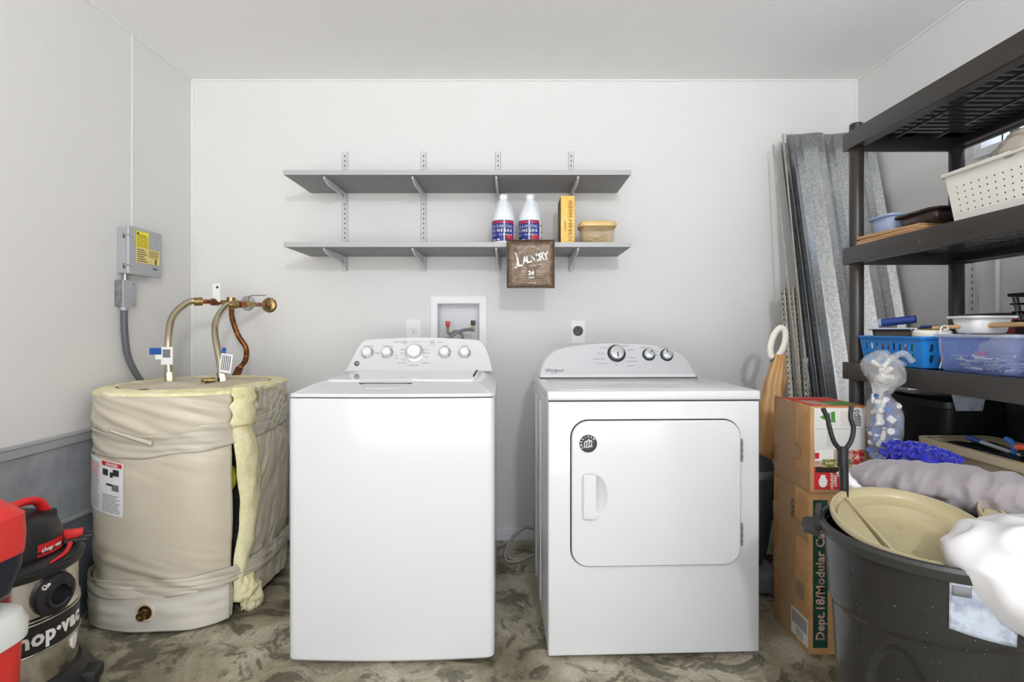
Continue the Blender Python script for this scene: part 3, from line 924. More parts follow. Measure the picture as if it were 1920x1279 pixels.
# drain valve in its cut-out
m = MB()
P0 = Vector(HP(R(3), 0.088, 0.012))
A = frame(P0 + Vector((0, -0.010, 0)), (1, 0, 0), (0, 0, 1))
m.lathe([(0.033, -0.004), (0.036, 0.0), (0.033, 0.003), (0.026, 0.003), (0.026, -0.004)], seg=28, mat='jacket_top', axis=A)
m.lathe([(0.0, 0.0012), (0.027, 0.0012)], seg=28, mat='copper_dark', axis=A, cap=False)
m.lathe([(0.012, 0.001), (0.012, 0.012), (0.016, 0.012), (0.016, 0.022), (0.007, 0.022), (0.007, 0.018)], seg=18, mat='brass', axis=A @ Matrix.Translation((-0.004, -0.006, 0)))
m.box(P0.x + 0.000, P0.x + 0.017, P0.y - 0.030, P0.y - 0.020, 0.094, 0.106, 'brass', 0.003)
m.build('drain_valve', wh)
m = MB()
A = frame(HP(R(-57), 0.765, 0.006), (math.cos(R(-57)), math.sin(R(-57)), 0), (0, 0, 1))
m.lathe([(0.0, 0.001), (0.017, 0.001), (0.022, 0.003), (0.024, 0.0)], seg=24, mat='copper_dark', axis=A, cap=False); m.build('access_hole', wh)
m = MB()
m.cyl((0.02, -0.02, HT + 0.018), (0.075, -0.015, HT + 0.024), 0.007, 'brass', 12); m.cyl((0.05, -0.05, HT + 0.02), (0.085, -0.03, HT + 0.02), 0.009, 'brass', 12)
m.cyl((0.055, -0.04, HT + 0.0), (0.055, -0.04, HT + 0.03), 0.008, 'brass', 12)
m.build('relief_valve', wh)
m = MB(); A = HP(R(52), 0.52, -0.055)
m.blob((A[0], A[1], 0.53), (0.016, 0.016, 0.045), 'moss', 0.3, 30, 16, 12); m.build('yellow_wire', wh)

# ---- pipes and hoses above it
def hose(label, pts, top0, name='flexible_hose', group=None):
    t = thing(name, label, 'hose', top0, group=group)
    o = Vector(top0)
    P = [Vector(p) - o for p in pts]
    m = MB(); m.tube(P, 0.0150, 'steel_flex', 16, 12); m.build('braid', t)
    for i, p in ((0, P[0]), (len(P) - 1, P[-1])):
        d = (P[1] - P[0]).normalized() if i == 0 else (P[-1] - P[-2]).normalized()
        m = MB(); m.cyl(p - d * 0.004 if i == 0 else p - d * 0.03, p + d * 0.036 if i == 0 else p + d * 0.004, 0.0195, 'steel_flex' if i == 0 else 'brass', 6 if i == 0 else 16)
        m.build('nut', t)
    return t
h1 = hose('left steel flex hose arching from copper pipe to heater top', [(-1.482, 2.30, 0.900), (-1.488, 2.30, 0.985), (-1.500, 2.32, 1.09), (-1.512, 2.37, 1.18), (-1.480, 2.43, 1.245), (-1.440, 2.46, 1.250)], (-1.482, 2.30, 0.895))
h2 = hose('right steel flex hose arching from shutoff valve to heater top', [(-1.255, 2.30, 0.900), (-1.272, 2.31, 0.985), (-1.315, 2.35, 1.10), (-1.345, 2.42, 1.17), (-1.345, 2.50, 1.228), (-1.315, 2.535, 1.240)], (-1.255, 2.30, 0.895))
m = MB()
m.box(-0.026, 0.024, -0.0195, -0.0175, 0.075, 0.150, 'tag_white', 0.0005); m.box(-0.018, 0.014, -0.0205, -0.0193, 0.105, 0.140, 'ink_grey')
m.box(-0.075, -0.024, -0.020, -0.018, 0.118, 0.146, 'tag_blue'); m.box(-0.050, -0.024, -0.020, -0.018, 0.098, 0.117, 'tag_white')
m.build('paper_tag', h1)
m = MB(); m.T = Matrix.Rotation(R(8), 4, 'Y')
m.box(-0.005, 0.045, -0.032, -0.030, 0.045, 0.125, 'tag_white')
for k in range(5): m.box(0.002 + k * 0.008, 0.006 + k * 0.008, -0.0335, -0.0318, 0.055, 0.118, 'ink_grey')
m.box(-0.005, 0.012, -0.032, -0.030, 0.126, 0.150, 'tag_blue')
m.build('paper_tag', h2)

t = thing('cold_water_pipe', 'copper water pipe with lever shutoff valve and round wall flange', 'pipe', (-1.300, WB, 1.25))
def wp(*p): return [Vector(q) - Vector((-1.300, WB, 1.25)) for q in p]
m = MB(); m.tube(wp((-1.315, 2.53, 1.240), (-1.305, 2.60, 1.243), (-1.300, 2.72, 1.247), (-1.300, 2.838, 1.250)), 0.011, 'copper'); m.build('pipe', t)
A = frame((0, 0, 0), (1, 0, 0), (0, 0, 1))
m = MB(); m.lathe([(0.040, 0.0), (0.040, 0.003), (0.034, 0.010), (0.018, 0.014), (0.016, 0.022)], seg=28, mat='brass', axis=A); m.build('flange', t)
m = MB(); m.cyl(*wp((-1.308, 2.585, 1.241), (-1.303, 2.66, 1.245)), 0.017, 'brass', 8); m.cyl(*wp((-1.306, 2.615, 1.243), (-1.306, 2.615, 1.272)), 0.007, 'brass', 10)
m.cyl(*wp((-1.311, 2.545, 1.239), (-1.309, 2.582, 1.241)), 0.0165, 'copper', 16)
m.build('shutoff_valve', t)
m = MB(); m.tube(wp((-1.306, 2.615, 1.268), (-1.290, 2.615, 1.285), (-1.250, 2.615, 1.288), (-1.215, 2.615, 1.288)), 0.005, 'hose_grey', 8, flat=0.5); m.build('valve_lever', t)

t = thing('hot_water_pipe', 'copper hot water pipe running to wall behind the shutoff valve', 'pipe', (-1.415, WB, 1.26))
def hp(*p): return [Vector(q) - Vector((-1.415, WB, 1.26)) for q in p]
m = MB(); m.tube(hp((-1.442, 2.46, 1.250), (-1.430, 2.56, 1.252), (-1.418, 2.70, 1.257), (-1.415, 2.838, 1.260)), 0.011, 'copper'); m.build('pipe', t)
m = MB(); m.lathe([(0.040, 0.0), (0.040, 0.003), (0.034, 0.010), (0.018, 0.014), (0.016, 0.022)], seg=28, mat='steel_box', axis=A); m.build('flange', t)
m = MB(); m.cyl(*hp((-1.433, 2.535, 1.251), (-1.429, 2.575, 1.252)), 0.0165, 'copper_dark', 16); m.build('coupling', t)
m = MB(); m.cyl(*hp((-1.420, 2.68, 1.256), (-1.418, 2.73, 1.257)), 0.0165, 'brass', 8); m.build('coupling', t)
t_ = MB(); t_.T = Matrix.Translation((-0.005, -0.29, 0.0))
t_.box(-0.018, 0.018, -0.001, 0.001, -0.008, 0.080, 'tag_white'); t_.plate(circle(0.004, 0.062, 0.006, 14), [], 0.002, 0.0, 'ink', frame((0, 0, 0), (1, 0, 0), (0, 0, 1)))
t_.build('paper_tag', t)

t = thing('copper_flex_line', 'ribbed copper flex line dropping from the valve to behind the heater', 'pipe', (-1.31, 2.60, 1.22))
def cf(*p): return [Vector(q) - Vector((-1.31, 2.60, 1.22)) for q in p]
m = MB(); m.tube(cf((-1.368, 2.585, 1.236), (-1.370, 2.60, 1.17), (-1.352, 2.62, 1.09), (-1.325, 2.64, 1.03), (-1.332, 2.65, 0.97), (-1.365, 2.65, 0.925)), 0.0115, 'copper', 12, 10, ripple=0.18); m.build('tube', t)
m = MB(); m.cyl(*cf((-1.360, 2.65, 0.930), (-1.385, 2.648, 0.880)), 0.018, 'copper_dark', 6); m.cyl(*cf((-1.368, 2.53, 1.238), (-1.368, 2.60, 1.238)), 0.016, 'brass', 12); m.cyl(*cf((-1.368, 2.58, 1.24), (-1.366, 2.58, 1.275)), 0.02, 'brass', 14); m.build('fitting', t)

# ================================================================== ELECTRICAL BOXES ON THE LEFT WALL
t = thing('timer_box', 'grey metal timer box with yellow warning label on left wall', 'electrical box', (WL, 2.30, 1.364))
m = MB(); m.box(0, 0.044, 0.002, 0.208, 0, 0.20, 'steel_box', 0.004); m.build('case', t)
m = MB(); m.box(0.040, 0.056, -0.004, 0.214, -0.004, 0.206, 'steel_box', 0.006, 3); dd = m.build('door', t)
m = MB()
S = frame((0.0566, 0, 0), (0, 1, 0), (0, 0, 1))
m.plate([(0.040, 0.120), (0.120, 0.120), (0.120, 0.192), (0.040, 0.192)], [], 0.0008, 0, 'yellow_label', S)
m.plate([(0.040, 0.052), (0.195, 0.052), (0.195, 0.119), (0.040, 0.119)], [], 0.0008, 0, 'yellow_pale', S)
for k in range(6): m.text('WARNING' if k == 0 else 'SERVICE DISCONNECT', 0.012 if k == 0 else 0.007, S @ Matrix.Translation((0.08, 0.172 - k * 0.009, 0.001)), 'ink', ext=0.0001)
for k in range(6): m.plate([(0.046, 0.058 + k * 0.010), (0.11 - 0.01 * (k % 3), 0.058 + k * 0.010), (0.11 - 0.01 * (k % 3), 0.062 + k * 0.010), (0.046, 0.062 + k * 0.010)], [], 0.0012, 0, 'laundry_brown', S)
for k in range(4): m.plate([(0.122, 0.085 + k * 0.008), (0.185, 0.085 + k * 0.008), (0.185, 0.088 + k * 0.008), (0.122, 0.088 + k * 0.008)], [], 0.0012, 0, 'laundry_brown', S)
m.plate([(0.163, 0.055), (0.172, 0.055), (0.172, 0.080), (0.163, 0.080)], [], 0.0013, 0, 'ink', S)
m.plate(circle(0.050, 0.180, 0.006, 14), [], 0.0014, 0, 'ink', S)
m.plate([(0.150, 0.032), (0.178, 0.030), (0.178, 0.036), (0.150, 0.038)], [], 0.0014, 0, 'ink', S)
m.build('warning_label', dd)
for z in (0.165, 0.035):
    m = MB(); m.tube([(0.034, -0.003, z), (0.046, -0.010, z), (0.060, -0.004, z), (0.060, 0.018, z)], 0.0025, 'chrome', 8); m.tube([(0.034, -0.003, z + 0.006), (0.034, -0.006, z - 0.012), (0.040, -0.006, z - 0.012)], 0.002, 'ink', 6); m.build('latch', t)
t = thing('junction_box', 'small galvanised junction box under the grey timer box', 'electrical box', (WL, 2.288, 1.220))
m = MB(); m.box(0, 0.036, 0, 0.074, 0, 0.112, 'galv_box', 0.003)
for z in (0.03, 0.075): m.lathe([(0.011, 0), (0.011, 0.0015), (0.009, 0.0015)], seg=18, mat='galv_box', axis=frame((0.018, 0, z), (1, 0, 0), (0, 0, 1)))
m.build('case', t)
m = MB(); m.box(0.035, 0.040, -0.002, 0.078, -0.002, 0.114, 'steel_box', 0.001); m.cyl((0.040, 0.06, 0.10), (0.042, 0.06, 0.10), 0.004, 'ink_grey', 10); m.cyl((0.040, 0.06, 0.012), (0.042, 0.06, 0.012), 0.004, 'ink_grey', 10); m.build('cover', t)
m = MB(); m.cyl((0.02, 0.037, 0.112), (0.02, 0.037, 0.146), 0.012, 'galv_box', 14); m.build('nipple', t)
m = MB(); m.cyl((0.02, 0.03, 0.0), (0.02, 0.03, -0.016), 0.017, 'steel_box', 16); m.build('collar', t)
m = MB()
m.tube([(0, 0, 0), (0, 0.004, -0.10), (0.002, 0.02, -0.20), (0.015, 0.05, -0.28), (0.035, 0.10, -0.36)], 0.0135, 'conduit', 14)
tag(m.build('electrical_conduit'), 'dark grey flexible conduit running from junction box down behind heater', 'conduit', loc=(WL + 0.02, 2.318, 1.206))
# ================================================================== WALL SHELVES
SXC = (-0.895, -0.477, -0.082, 0.305)
names = ('leftmost', 'second from left', 'third from left', 'rightmost')
m = MB()
m.box(-0.8115, 0.8115, -0.335, 0, 0, 0.021, 'shelf_grey', 0.001); m.box(-0.813, 0.813, -0.3375, -0.3345, -0.0005, 0.0215, 'shelf_edge')
o = m.build('shelf_board'); tag(o, 'upper grey shelf board, empty, on the back wall', 'shelf', 'wall shelf boards', (-0.2635, WB - 0.012, 1.8435))
o2 = o.copy(); C.objects.link(o2); o2.location = (-0.2615, WB - 0.012, 1.5065); o2['label'] = 'lower grey shelf board holding bottles, orange carton and tub'
def standard(x, z0, z1, label):
    m = MB()
    h = z1 - z0
    m.box(-0.013, 0.013, -0.011, -0.009, 0, h, 'paint_metal'); m.box(-0.014, -0.012, -0.011, 0, 0, h, 'paint_metal'); m.box(0.012, 0.014, -0.011, 0, 0, h, 'paint_metal')
    k = 0
    while 0.012 + k * 0.0255 < h - 0.02:
        z = 0.012 + k * 0.0255
        m.box(-0.0022, 0.0022, -0.0114, -0.0105, z, z + 0.013, 'gap'); k += 1
    return tag(m.build('shelf_standard', smooth=0), label, 'shelf standard', 'slotted shelf standards on the back wall', (x, WB, z0))
for i, x in enumerate(SXC):
    standard(x, 1.435, 2.065, names[i] + ' of the four slotted white shelf standards on back wall')
def bracket(x, ztop, drop, label, group):
    m = MB()
    A = frame((0, 0, 0), (0, -1, 0), (0, 0, 1))         # plate x = out from wall, y = up
    out = smooth_path([(0.008, -drop, 0), (0.018, -drop + 0.004, 0), (0.035, -drop * 0.62, 0), (0.12, -drop * 0.36, 0), (0.24, -0.022, 0), (0.310, -0.010, 0)], 4)
    poly = [(p.x, p.y) for p in out] + [(0.312, 0.0), (0.008, 0.0)]
    m.plate(poly, [], 0.0025, -0.0025, 'paint_metal', A)
    m.box(-0.006, 0.006, -0.31, -0.012, -0.003, 0.0, 'paint_metal')
    m.box(-0.009, 0.009, -0.018, -0.0115, -drop - 0.004, -0.006, 'paint_metal', 0.001)
    m.tube([(0, -0.016, -drop), (0, -0.04, -drop * 0.66), (0, -0.13, -drop * 0.40), (0, -0.25, -0.024), (0, -0.312, -0.008)], 0.0045, 'paint_metal', 8, 4)
    for y, z in ((-0.034, -drop * 0.42), (-0.052, -drop * 0.36)):
        m.cyl((-0.0032, y, z), (0.0032, y, z), 0.0035, 'ink_grey', 8)
    return tag(m.build('shelf_bracket'), label, 'shelf bracket', group, (x, WB - 0.011, ztop))
for i, x in enumerate(SXC):
    bracket(x, 1.8430, 0.055, names[i] + ' white bracket under the upper grey shelf', 'brackets under the upper shelf')
    bracket(x, 1.5060, 0.072, names[i] + ' white bracket under the lower grey shelf', 'brackets under the lower shelf')
ZS = 1.5275
# bleach-style bottles
def bottle(label, x, rz):
    t = thing('detergent_bottle', label, 'bottle', (x, 2.60, ZS), rz, 'white jug bottles on the lower wall shelf')
    m = MB()
    m.lathe([(0.050, 0), (0.0555, 0.006), (0.056, 0.02), (0.056, 0.128), (0.0545, 0.142), (0.048, 0.160), (0.034, 0.192), (0.0225, 0.216), (0.0185, 0.226), (0.0185, 0.230)], mat='bottle_white', seg=40)
    for a in (-90, 90, 0, 180):
        a = R(a)
        m.tube([(0.052 * math.cos(a), 0.052 * math.sin(a), 0.145), (0.0365 * math.cos(a), 0.0365 * math.sin(a), 0.190), (0.0225 * math.cos(a), 0.0225 * math.sin(a), 0.217)], 0.0022, 'bottle_white', 6, 3)
    m.build('body', t)
    m = MB(); m.lathe([(0.0215, 0.227), (0.0225, 0.230), (0.0225, 0.243), (0.020, 0.247), (0, 0.247)], mat='plastic_white', seg=28); m.build('cap', t)
    m = MB()
    def cy(a0, a1, z0, z1, mat, r=0.0568):
        m.grid(lambda u, v: (r * math.sin(R(a0 + (a1 - a0) * u)), -r * math.cos(R(a0 + (a1 - a0) * u)), z0 + (z1 - z0) * v), max(3, int(abs(a1 - a0) / 6)), 1, mat)
    cy(-100, 100, 0.012, 0.122, 'ink_white', 0.0565); cy(-88, 4, 0.016, 0.116, 'label_blue', 0.0569); cy(9, 62, 0.016, 0.116, 'label_blue', 0.0569)
    cy(-60, 2, 0.102, 0.112, 'label_red', 0.0573); cy(11, 60, 0.102, 0.112, 'label_red', 0.0573)
    cy(18, 56, 0.024, 0.046, 'label_red', 0.0573)
    cy(-88, 62, 0.116, 0.1165, 'label_red', 0.0573)
    for a, z in ((-55, 0.020), (-30, 0.020), (70, 0.09), (74, 0.06), (70, 0.03)): cy(a, a + 14, z, z + 0.006, 'ink_white' if a < 60 else 'label_red', 0.0574)
    for txt, z, s in (('CLEANING', 0.086, 0.020), ('VINEGAR', 0.066, 0.019), ('ALL PURPOSE', 0.046, 0.009)):
        n = len(txt)
        for i, ch in enumerate(txt):
            a = R(-62 + 112 * (i + 0.5) / n)
            m.text(ch, s, frame((0.0575 * math.sin(a), -0.0575 * math.cos(a), z), (math.cos(a), math.sin(a), 0), (0, 0, 1)), 'ink_white' if z < 0.08 else 'pale_blue', ext=0.0002, bold=0.0004)
    m.build('label_wrap', t)
    return t
b1 = bottle('left white jug bottle with blue and red label on lower wall shelf', -0.049, R(-2))
b2 = dup(b1, (0.0815, 2.60, ZS), R(-14), 'right white jug bottle with blue and red label, nearer the orange carton')
# orange carton
t = thing('carton', 'tall narrow orange carton standing between bottle and tub', 'box', (0.226, 2.55, ZS))
m = MB(); m.box(0, 0.066, 0, 0.16, 0, 0.232, 'orange_box', 0.0015); m.build('body', t)
m = MB()
m.box(-0.0008, 0.0005, 0.004, 0.158, 0.003, 0.229, 'orange_dark')
for k, w in enumerate('20 MULE TEAM'):
    pass
m.text('DETERGENT BOOSTER', 0.019, frame((0.046, -0.0012, 0.115), (0, 0, 1), (-1, 0, 0)), 'orange_dark', ext=0.0002)
m.text('LAUNDRY', 0.012, frame((0.020, -0.0012, 0.09), (0, 0, 1), (-1, 0, 0)), 'orange_dark', ext=0.0002)
for k in range(12): m.box(0.030, 0.060, -0.0010, 0.0, 0.018 + k * 0.016, 0.0192 + k * 0.016, 'orange_dark')
m.build('printed_side', t)
# clothespin tub
t = thing('plastic_tub', 'translucent beige plastic tub holding clothespins at shelf end', 'tub', (0.405, 2.60, ZS))
def rr_loft(m, secs, mat, cap0=True, cap1=False, rad=0.02, seg=5):
    rows = []
    mi = m.mi(mat)
    for hx_, hy_, z in secs:
        rows.append([m.v((p[0], p[1], z)) for p in rrect(-hx_, hx_, -hy_, hy_, min(rad, hx_ * 0.9, hy_ * 0.9), seg)])
    n = len(rows[0])
    for j in range(len(rows) - 1):
        for i in range(n): m.f([rows[j][i], rows[j][(i + 1) % n], rows[j + 1][(i + 1) % n], rows[j + 1][i]], mi)
    if cap0: m.f(list(reversed(rows[0])), mi)
    if cap1: m.f(rows[-1], mi)
m = MB(); rr_loft(m, [(0.070, 0.055, 0.001), (0.073, 0.058, 0.006), (0.081, 0.066, 0.085)], 'tub_beige', rad=0.025); m.build('body', t, solid=0.0015)
m = MB(); rr_loft(m, [(0.081, 0.066, 0.083), (0.088, 0.073, 0.085), (0.090, 0.075, 0.095), (0.086, 0.071, 0.108), (0.080, 0.065, 0.111)], 'tub_rim', cap0=False, cap1=True, rad=0.035); m.build('lid', t)
m = MB(); m.text('STORAGE', 0.010, front(0, -0.0665, 0.068), 'orange_dark', ext=0.0002); m.build('embossed_mark', t)
m = MB(); random.seed(3)
for k in range(46):
    a = random.uniform(0, PI); cx, cy, cz = random.uniform(-0.045, 0.045), random.uniform(-0.036, 0.036), random.uniform(0.008, 0.050)
    dx, dz = 0.024 * math.cos(a), 0.008 * math.sin(a * 3)
    m.cyl((cx - dx * 0.9, cy, cz - dz), (cx + dx * 0.9, cy + 0.01 * math.sin(a), cz + dz), 0.0035, 'pin_wood' if k % 3 else 'pin_dark', 6)
o = m.build('clothespins', smooth=0); tag(o, 'heap of wooden clothespins inside the beige tub', 'clothespins', loc=(0.405, 2.60, ZS + 0.002), kind='stuff')
# laundry packet hung from the shelf edge
t = thing('laundry_sign', 'square brown metallic laundry sign hung from lower shelf edge', 'sign', (0.079, 2.47, 1.3125))
m = MB()
def pk(u, v):
    x = (u - 0.5) * 0.222; z = v * 0.224
    e = min(u, 1 - u, v, 1 - v) * 2
    q = 0.010 * min(1, e * 5) ** 0.5
    cr = 0.004 * abs(nz(x * 14 + z * 8, z * 16 - x * 9, 2)) + 0.003 * math.exp(-abs((x + 0.11) + (z - 0.224)) * 30)
    return (x, 0.010 - q - cr, z)
m.grid(pk, 44, 44, 'laundry_brown')
m.box(-0.111, 0.111, 0.008, 0.016, 0, 0.224, 'laundry_edge', 0.001)
m.build('face', t)
m = MB()
for a, b in (((-0.1115, 0), (-0.107, 0.2245)), ((0.107, 0), (0.1115, 0.2245)), ((-0.1115, 0), (0.1115, 0.004)), ((-0.1115, 0.2205), (0.1115, 0.2245))):
    m.box(a[0], b[0], -0.001, 0.012, a[1], b[1], 'laundry_edge', 0.001)
m.build('frame', t)
m = MB()
def tx(s, x, z, sz, ang=0, **k): m.text(s, sz, front(x, -0.0085, z, R(ang)), 'ink_white', ext=0.0004, **k)
for i, ch in enumerate('AUNDRY'):
    a = i / 5
    tx(ch, -0.026 + 0.096 * a, 0.126 + 0.020 * a, 0.046 + (0.004 if i > 3 else 0), 10, bold=0.0012, sx=0.78)
tx('L', -0.052, 0.118, 0.062, 10, bold=0.0014, sx=0.8)
m.tube([(-0.072, -0.009, 0.162), (-0.066, -0.009, 0.150), (-0.062, -0.009, 0.120), (-0.066, -0.009, 0.094), (-0.074, -0.009, 0.092)], 0.0028, 'ink_white', 6, 5)
tx('24', 0.002, 0.068, 0.026, 0, bold=0.0012)
tx('LOADS', 0.002, 0.047, 0.008, 0, bold=0.0003)
for s, d in ((-1, 1), (1, 1)):
    for k in range(3):
        m.box(0.002 + s * 0.024 - 0.0 if s > 0 else 0.002 - 0.045, 0.002 + 0.045 if s > 0 else 0.002 - 0.024, -0.009, -0.008, 0.061 + k * 0.008, 0.0625 + k * 0.008, 'ink_white')
for i, ch in enumerate('WASH DRY FOLD REPEAT'):
    a = R(140 - i * 5.2)
    m.text(ch, 0.0078, frame((0.004 + 0.085 * math.cos(a) * 0.8, -0.0088, 0.105 + 0.085 * math.sin(a)), (math.sin(a), 0, -math.cos(a) * 0.8), (math.cos(a), 0, math.sin(a))), 'ink_white', ext=0.0002)
tx('FRESH AND CLEAN', 0.020, 0.104, 0.0075, 8)
tx('SELF SERVICE', 0.004, 0.022, 0.007)
m.tube([(-0.055, -0.0088, 0.060), (-0.030, -0.0088, 0.038), (0.004, -0.0088, 0.032), (0.038, -0.0088, 0.038), (0.063, -0.0088, 0.060)], 0.0006, 'pin_wood', 5, 6)
for s in (-1, 1):
    m.tube([(s * 0.088, -0.0088, 0.09), (s * 0.075, -0.0088, 0.07), (s * 0.085, -0.0088, 0.055), (s * 0.065, -0.0088, 0.045)], 0.0007, 'pin_wood', 5, 6)
m.build('lettering', t)
m = MB()
for x in (-0.06, 0.06): m.tube([(x, 0.015, 0.19), (x, 0.018, 0.216), (x, 0.028, 0.2165), (x, 0.05, 0.2165)], 0.0015, 'ink_grey', 6)
m.build('hook', t)

# ================================================================== WALL FITTINGS
t = thing('washer_outlet_box', 'white recessed washer outlet box in wall above washing machine', 'outlet box', (-0.292, WB, 1.02))
A = frame((0, 0, 0), (1, 0, 0), (0, 0, 1))
m = MB()
m.plate(rrect(-0.147, 0.147, 0, 0.276, 0.004, 2), [rrect(-0.114, 0.112, 0.02, 0.240, 0.003, 2)], 0.010, 0.0, 'plastic_white', A)
m.build('frame', t)
m = MB()       # inner box built proud of the wall sheet, tray walls
m.box(-0.1125, 0.1105, 0.080, 0.083, 0.021, 0.239, 'appliance_in')
m.box(-0.1138, -0.1118, -0.006, 0.083, 0.021, 0.239, 'plastic_white'); m.box(0.1098, 0.1118, -0.006, 0.083, 0.021, 0.239, 'plastic_white')
m.box(-0.1138, 0.1118, -0.006, 0.083, 0.2375, 0.2395, 'plastic_white'); m.box(-0.1138, 0.1118, -0.006, 0.083, 0.0205, 0.0225, 'plastic_white')
m.build('tray', t)
for x, mat, z in ((-0.055, 'red_valve', 0.118), (0.078, 'plastic_black', 0.122)):
    m = MB(); m.cyl((x, -0.024, z - 0.035), (x, -0.024, z), 0.007, 'brass', 12); m.cyl((x, -0.024, z - 0.032), (x, -0.004, z - 0.032), 0.006, 'brass', 10); m.build('valve', t)
    m = MB(); m.box(x - 0.012, x + 0.012, -0.034, -0.014, z, z + 0.026, mat, 0.003); m.build('valve_handle', t)
for nm, pts in (('left grey supply hose under the red valve', [(-0.055, -0.024, 0.088), (-0.040, -0.034, 0.075), (-0.01, -0.05, 0.090), (0.020, -0.055, 0.075), (0.028, -0.05, 0.03), (0.02, -0.05, -0.06)]),
                ('right grey supply hose arching from the black valve', [(0.078, -0.024, 0.095), (0.055, -0.040, 0.100), (0.01, -0.062, 0.090), (-0.045, -0.07, 0.055), (-0.075, -0.07, 0.01), (-0.08, -0.06, -0.06)])):
    m = MB(); m.tube(pts, 0.0085, 'hose_grey', 10)
    tag(m.build('supply_hose'), nm, 'hose', 'washer supply hoses in the outlet box', loc=(-0.292, WB, 1.02))
t = thing('wall_outlet', 'white wall outlet left of the washer outlet box', 'outlet', (-0.531, WB, 1.055))
m = MB(); m.plate(rrect(-0.039, 0.039, 0, 0.118, 0.004, 3), [], 0.006, 0, 'plastic_white', A); m.build('plate', t)
for z in (0.057,):
    m = MB(); m.plate(circle(0, z, 0.0165, 24), [], 0.008, 0.005, 'plastic_white', A)
    m.plate(circle(0, z, 0.0172, 24), [circle(0, z, 0.0160, 24)], 0.0075, 0.006, 'ink_grey', A)
    m.box(-0.0075, -0.005, -0.0085, -0.007, z, z + 0.008, 'ink'); m.box(0.005, 0.0075, -0.0085, -0.007, z, z + 0.008, 'ink'); m.plate(circle(0, z - 0.007, 0.003, 10), [], 0.0085, 0.007, 'ink', A)
    m.build('socket', t)
t = thing('dryer_outlet', 'white wall plate with round black dryer socket', 'outlet', (0.344, WB, 1.045))
m = MB(); m.plate(rrect(-0.036, 0.036, 0, 0.122, 0.004, 3), [], 0.005, 0, 'plastic_white', A); m.build('plate', t)
m = MB(); m.plate(circle(-0.002, 0.068, 0.026, 28), [], 0.012, 0.004, 'plastic_black', A)
m.plate(circle(-0.002, 0.068, 0.020, 28), [circle(-0.002, 0.068, 0.016, 28)], 0.0135, 0.011, 'grey_dark', A)
for dx, dz, w in ((-0.009, 0.002, 0.003), (0.006, 0.002, 0.003), (-0.002, -0.010, 0.005)): m.box(-0.002 + dx - w / 2, -0.002 + dx + w / 2, -0.0128, -0.0118, 0.068 + dz - 0.004, 0.068 + dz + 0.005, 'hose_grey')
m.build('socket', t)

# ================================================================== SHOP VACUUM, COOLER, HARD CASE
t = thing('shop_vacuum', 'stainless steel shop vacuum with black lid and red handle by left wall', 'vacuum', (-1.505, 1.585, 0))
VR = 0.165
m = MB(); m.lathe([(VR - 0.004, 0.085), (VR, 0.10), (VR, 0.19), (VR + 0.004, 0.193), (VR + 0.004, 0.197), (VR, 0.20), (VR, 0.285), (VR + 0.005, 0.290), (VR + 0.005, 0.296), (VR, 0.30), (VR, 0.415)], mat='stainless', seg=64); m.build('drum', t)
def cyl_map(r, ang, z): a = R(ang); return (r * math.sin(a), -r * math.cos(a), z)
m = MB(); m.grid(lambda u, v: cyl_map(VR + 0.003, -50 + 180 * u, 0.200 + 0.083 * v), 50, 1, 'vac_black')
for zz in (0.200, 0.283): m.tube([cyl_map(VR + 0.004, -50 + 180 * k / 40, zz) for k in range(41)], 0.0022, 'stainless', 6, smooth=False)
band_ = m.build('label_band', t)
m = MB()
word = 'shop-vac'
adv = [0.028, 0.031, 0.031, 0.031, 0.016, 0.028, 0.030, 0.028]
px_ = 0
tot = sum(adv)
for i, ch in enumerate(word):
    c_ = px_ + adv[i] / 2; px_ += adv[i]
    ang = 117 + (c_ - tot) / VR * 180 / PI
    a = R(ang)
    if ch == '-':
        A_ = frame(cyl_map(VR + 0.004, ang, 0.244), (math.cos(a), math.sin(a), 0), (0, 0, 1)); m.plate(circle(0, 0, 0.0065, 16), [], 0.001, -0.001, 'ink_white', A_)
    else:
        A_ = frame(cyl_map(VR + 0.004, ang, 0.242), (math.cos(a), math.sin(a), 0), (0, 0, 1))
        m.text(ch, 0.062, A_, 'ink_white', bold=0.0022, ext=0.0008, sx=0.92)
m.build('lettering', band_)
# intake port
ang = 80; a = R(ang)
P = frame(cyl_map(VR - 0.012, ang, 0.350), (math.cos(a), math.sin(a), 0), (0, 0, 1))
m = MB()
m.lathe([(0.055, 0.0), (0.060, 0.016), (0.056, 0.024), (0.040, 0.030), (0.036, 0.040), (0.031, 0.040), (0.029, 0.012), (0.0, 0.012)], seg=40, mat='vac_black', axis=P, cap=False)
m.tube([P @ Vector((0.030 * math.cos(R(k)), 0.030 * math.sin(R(k)), 0.037)) for k in range(20, 340, 20)], 0.002, 'grey_dark', 6)
m.text('QP', 0.018, P @ Matrix.Translation((-0.034, 0.036, 0.0285)), 'ink_white', bold=0.0005)
m.build('intake_port', t)
m = MB(); m.lathe([(VR - 0.002, 0.405), (VR + 0.010, 0.410), (VR + 0.014, 0.420), (VR + 0.012, 0.438), (VR + 0.004, 0.446), (VR - 0.01, 0.452), (VR - 0.03, 0.452)], mat='vac_black', seg=64, cap=False)
m.lathe([(VR + 0.013, 0.428), (VR + 0.018, 0.430), (VR + 0.013, 0.433)], mat='vac_black', seg=64, cap=False)
m.build('rim', t)
m = MB(); m.lathe([(0.132, 0.448), (0.134, 0.470), (0.130, 0.490), (0.128, 0.500), (0.118, 0.530), (0.098, 0.552), (0.07, 0.566), (0.03, 0.572), (0, 0.573)], mat='vac_black', seg=48, cap=False)
head = m.build('motor_head', t)
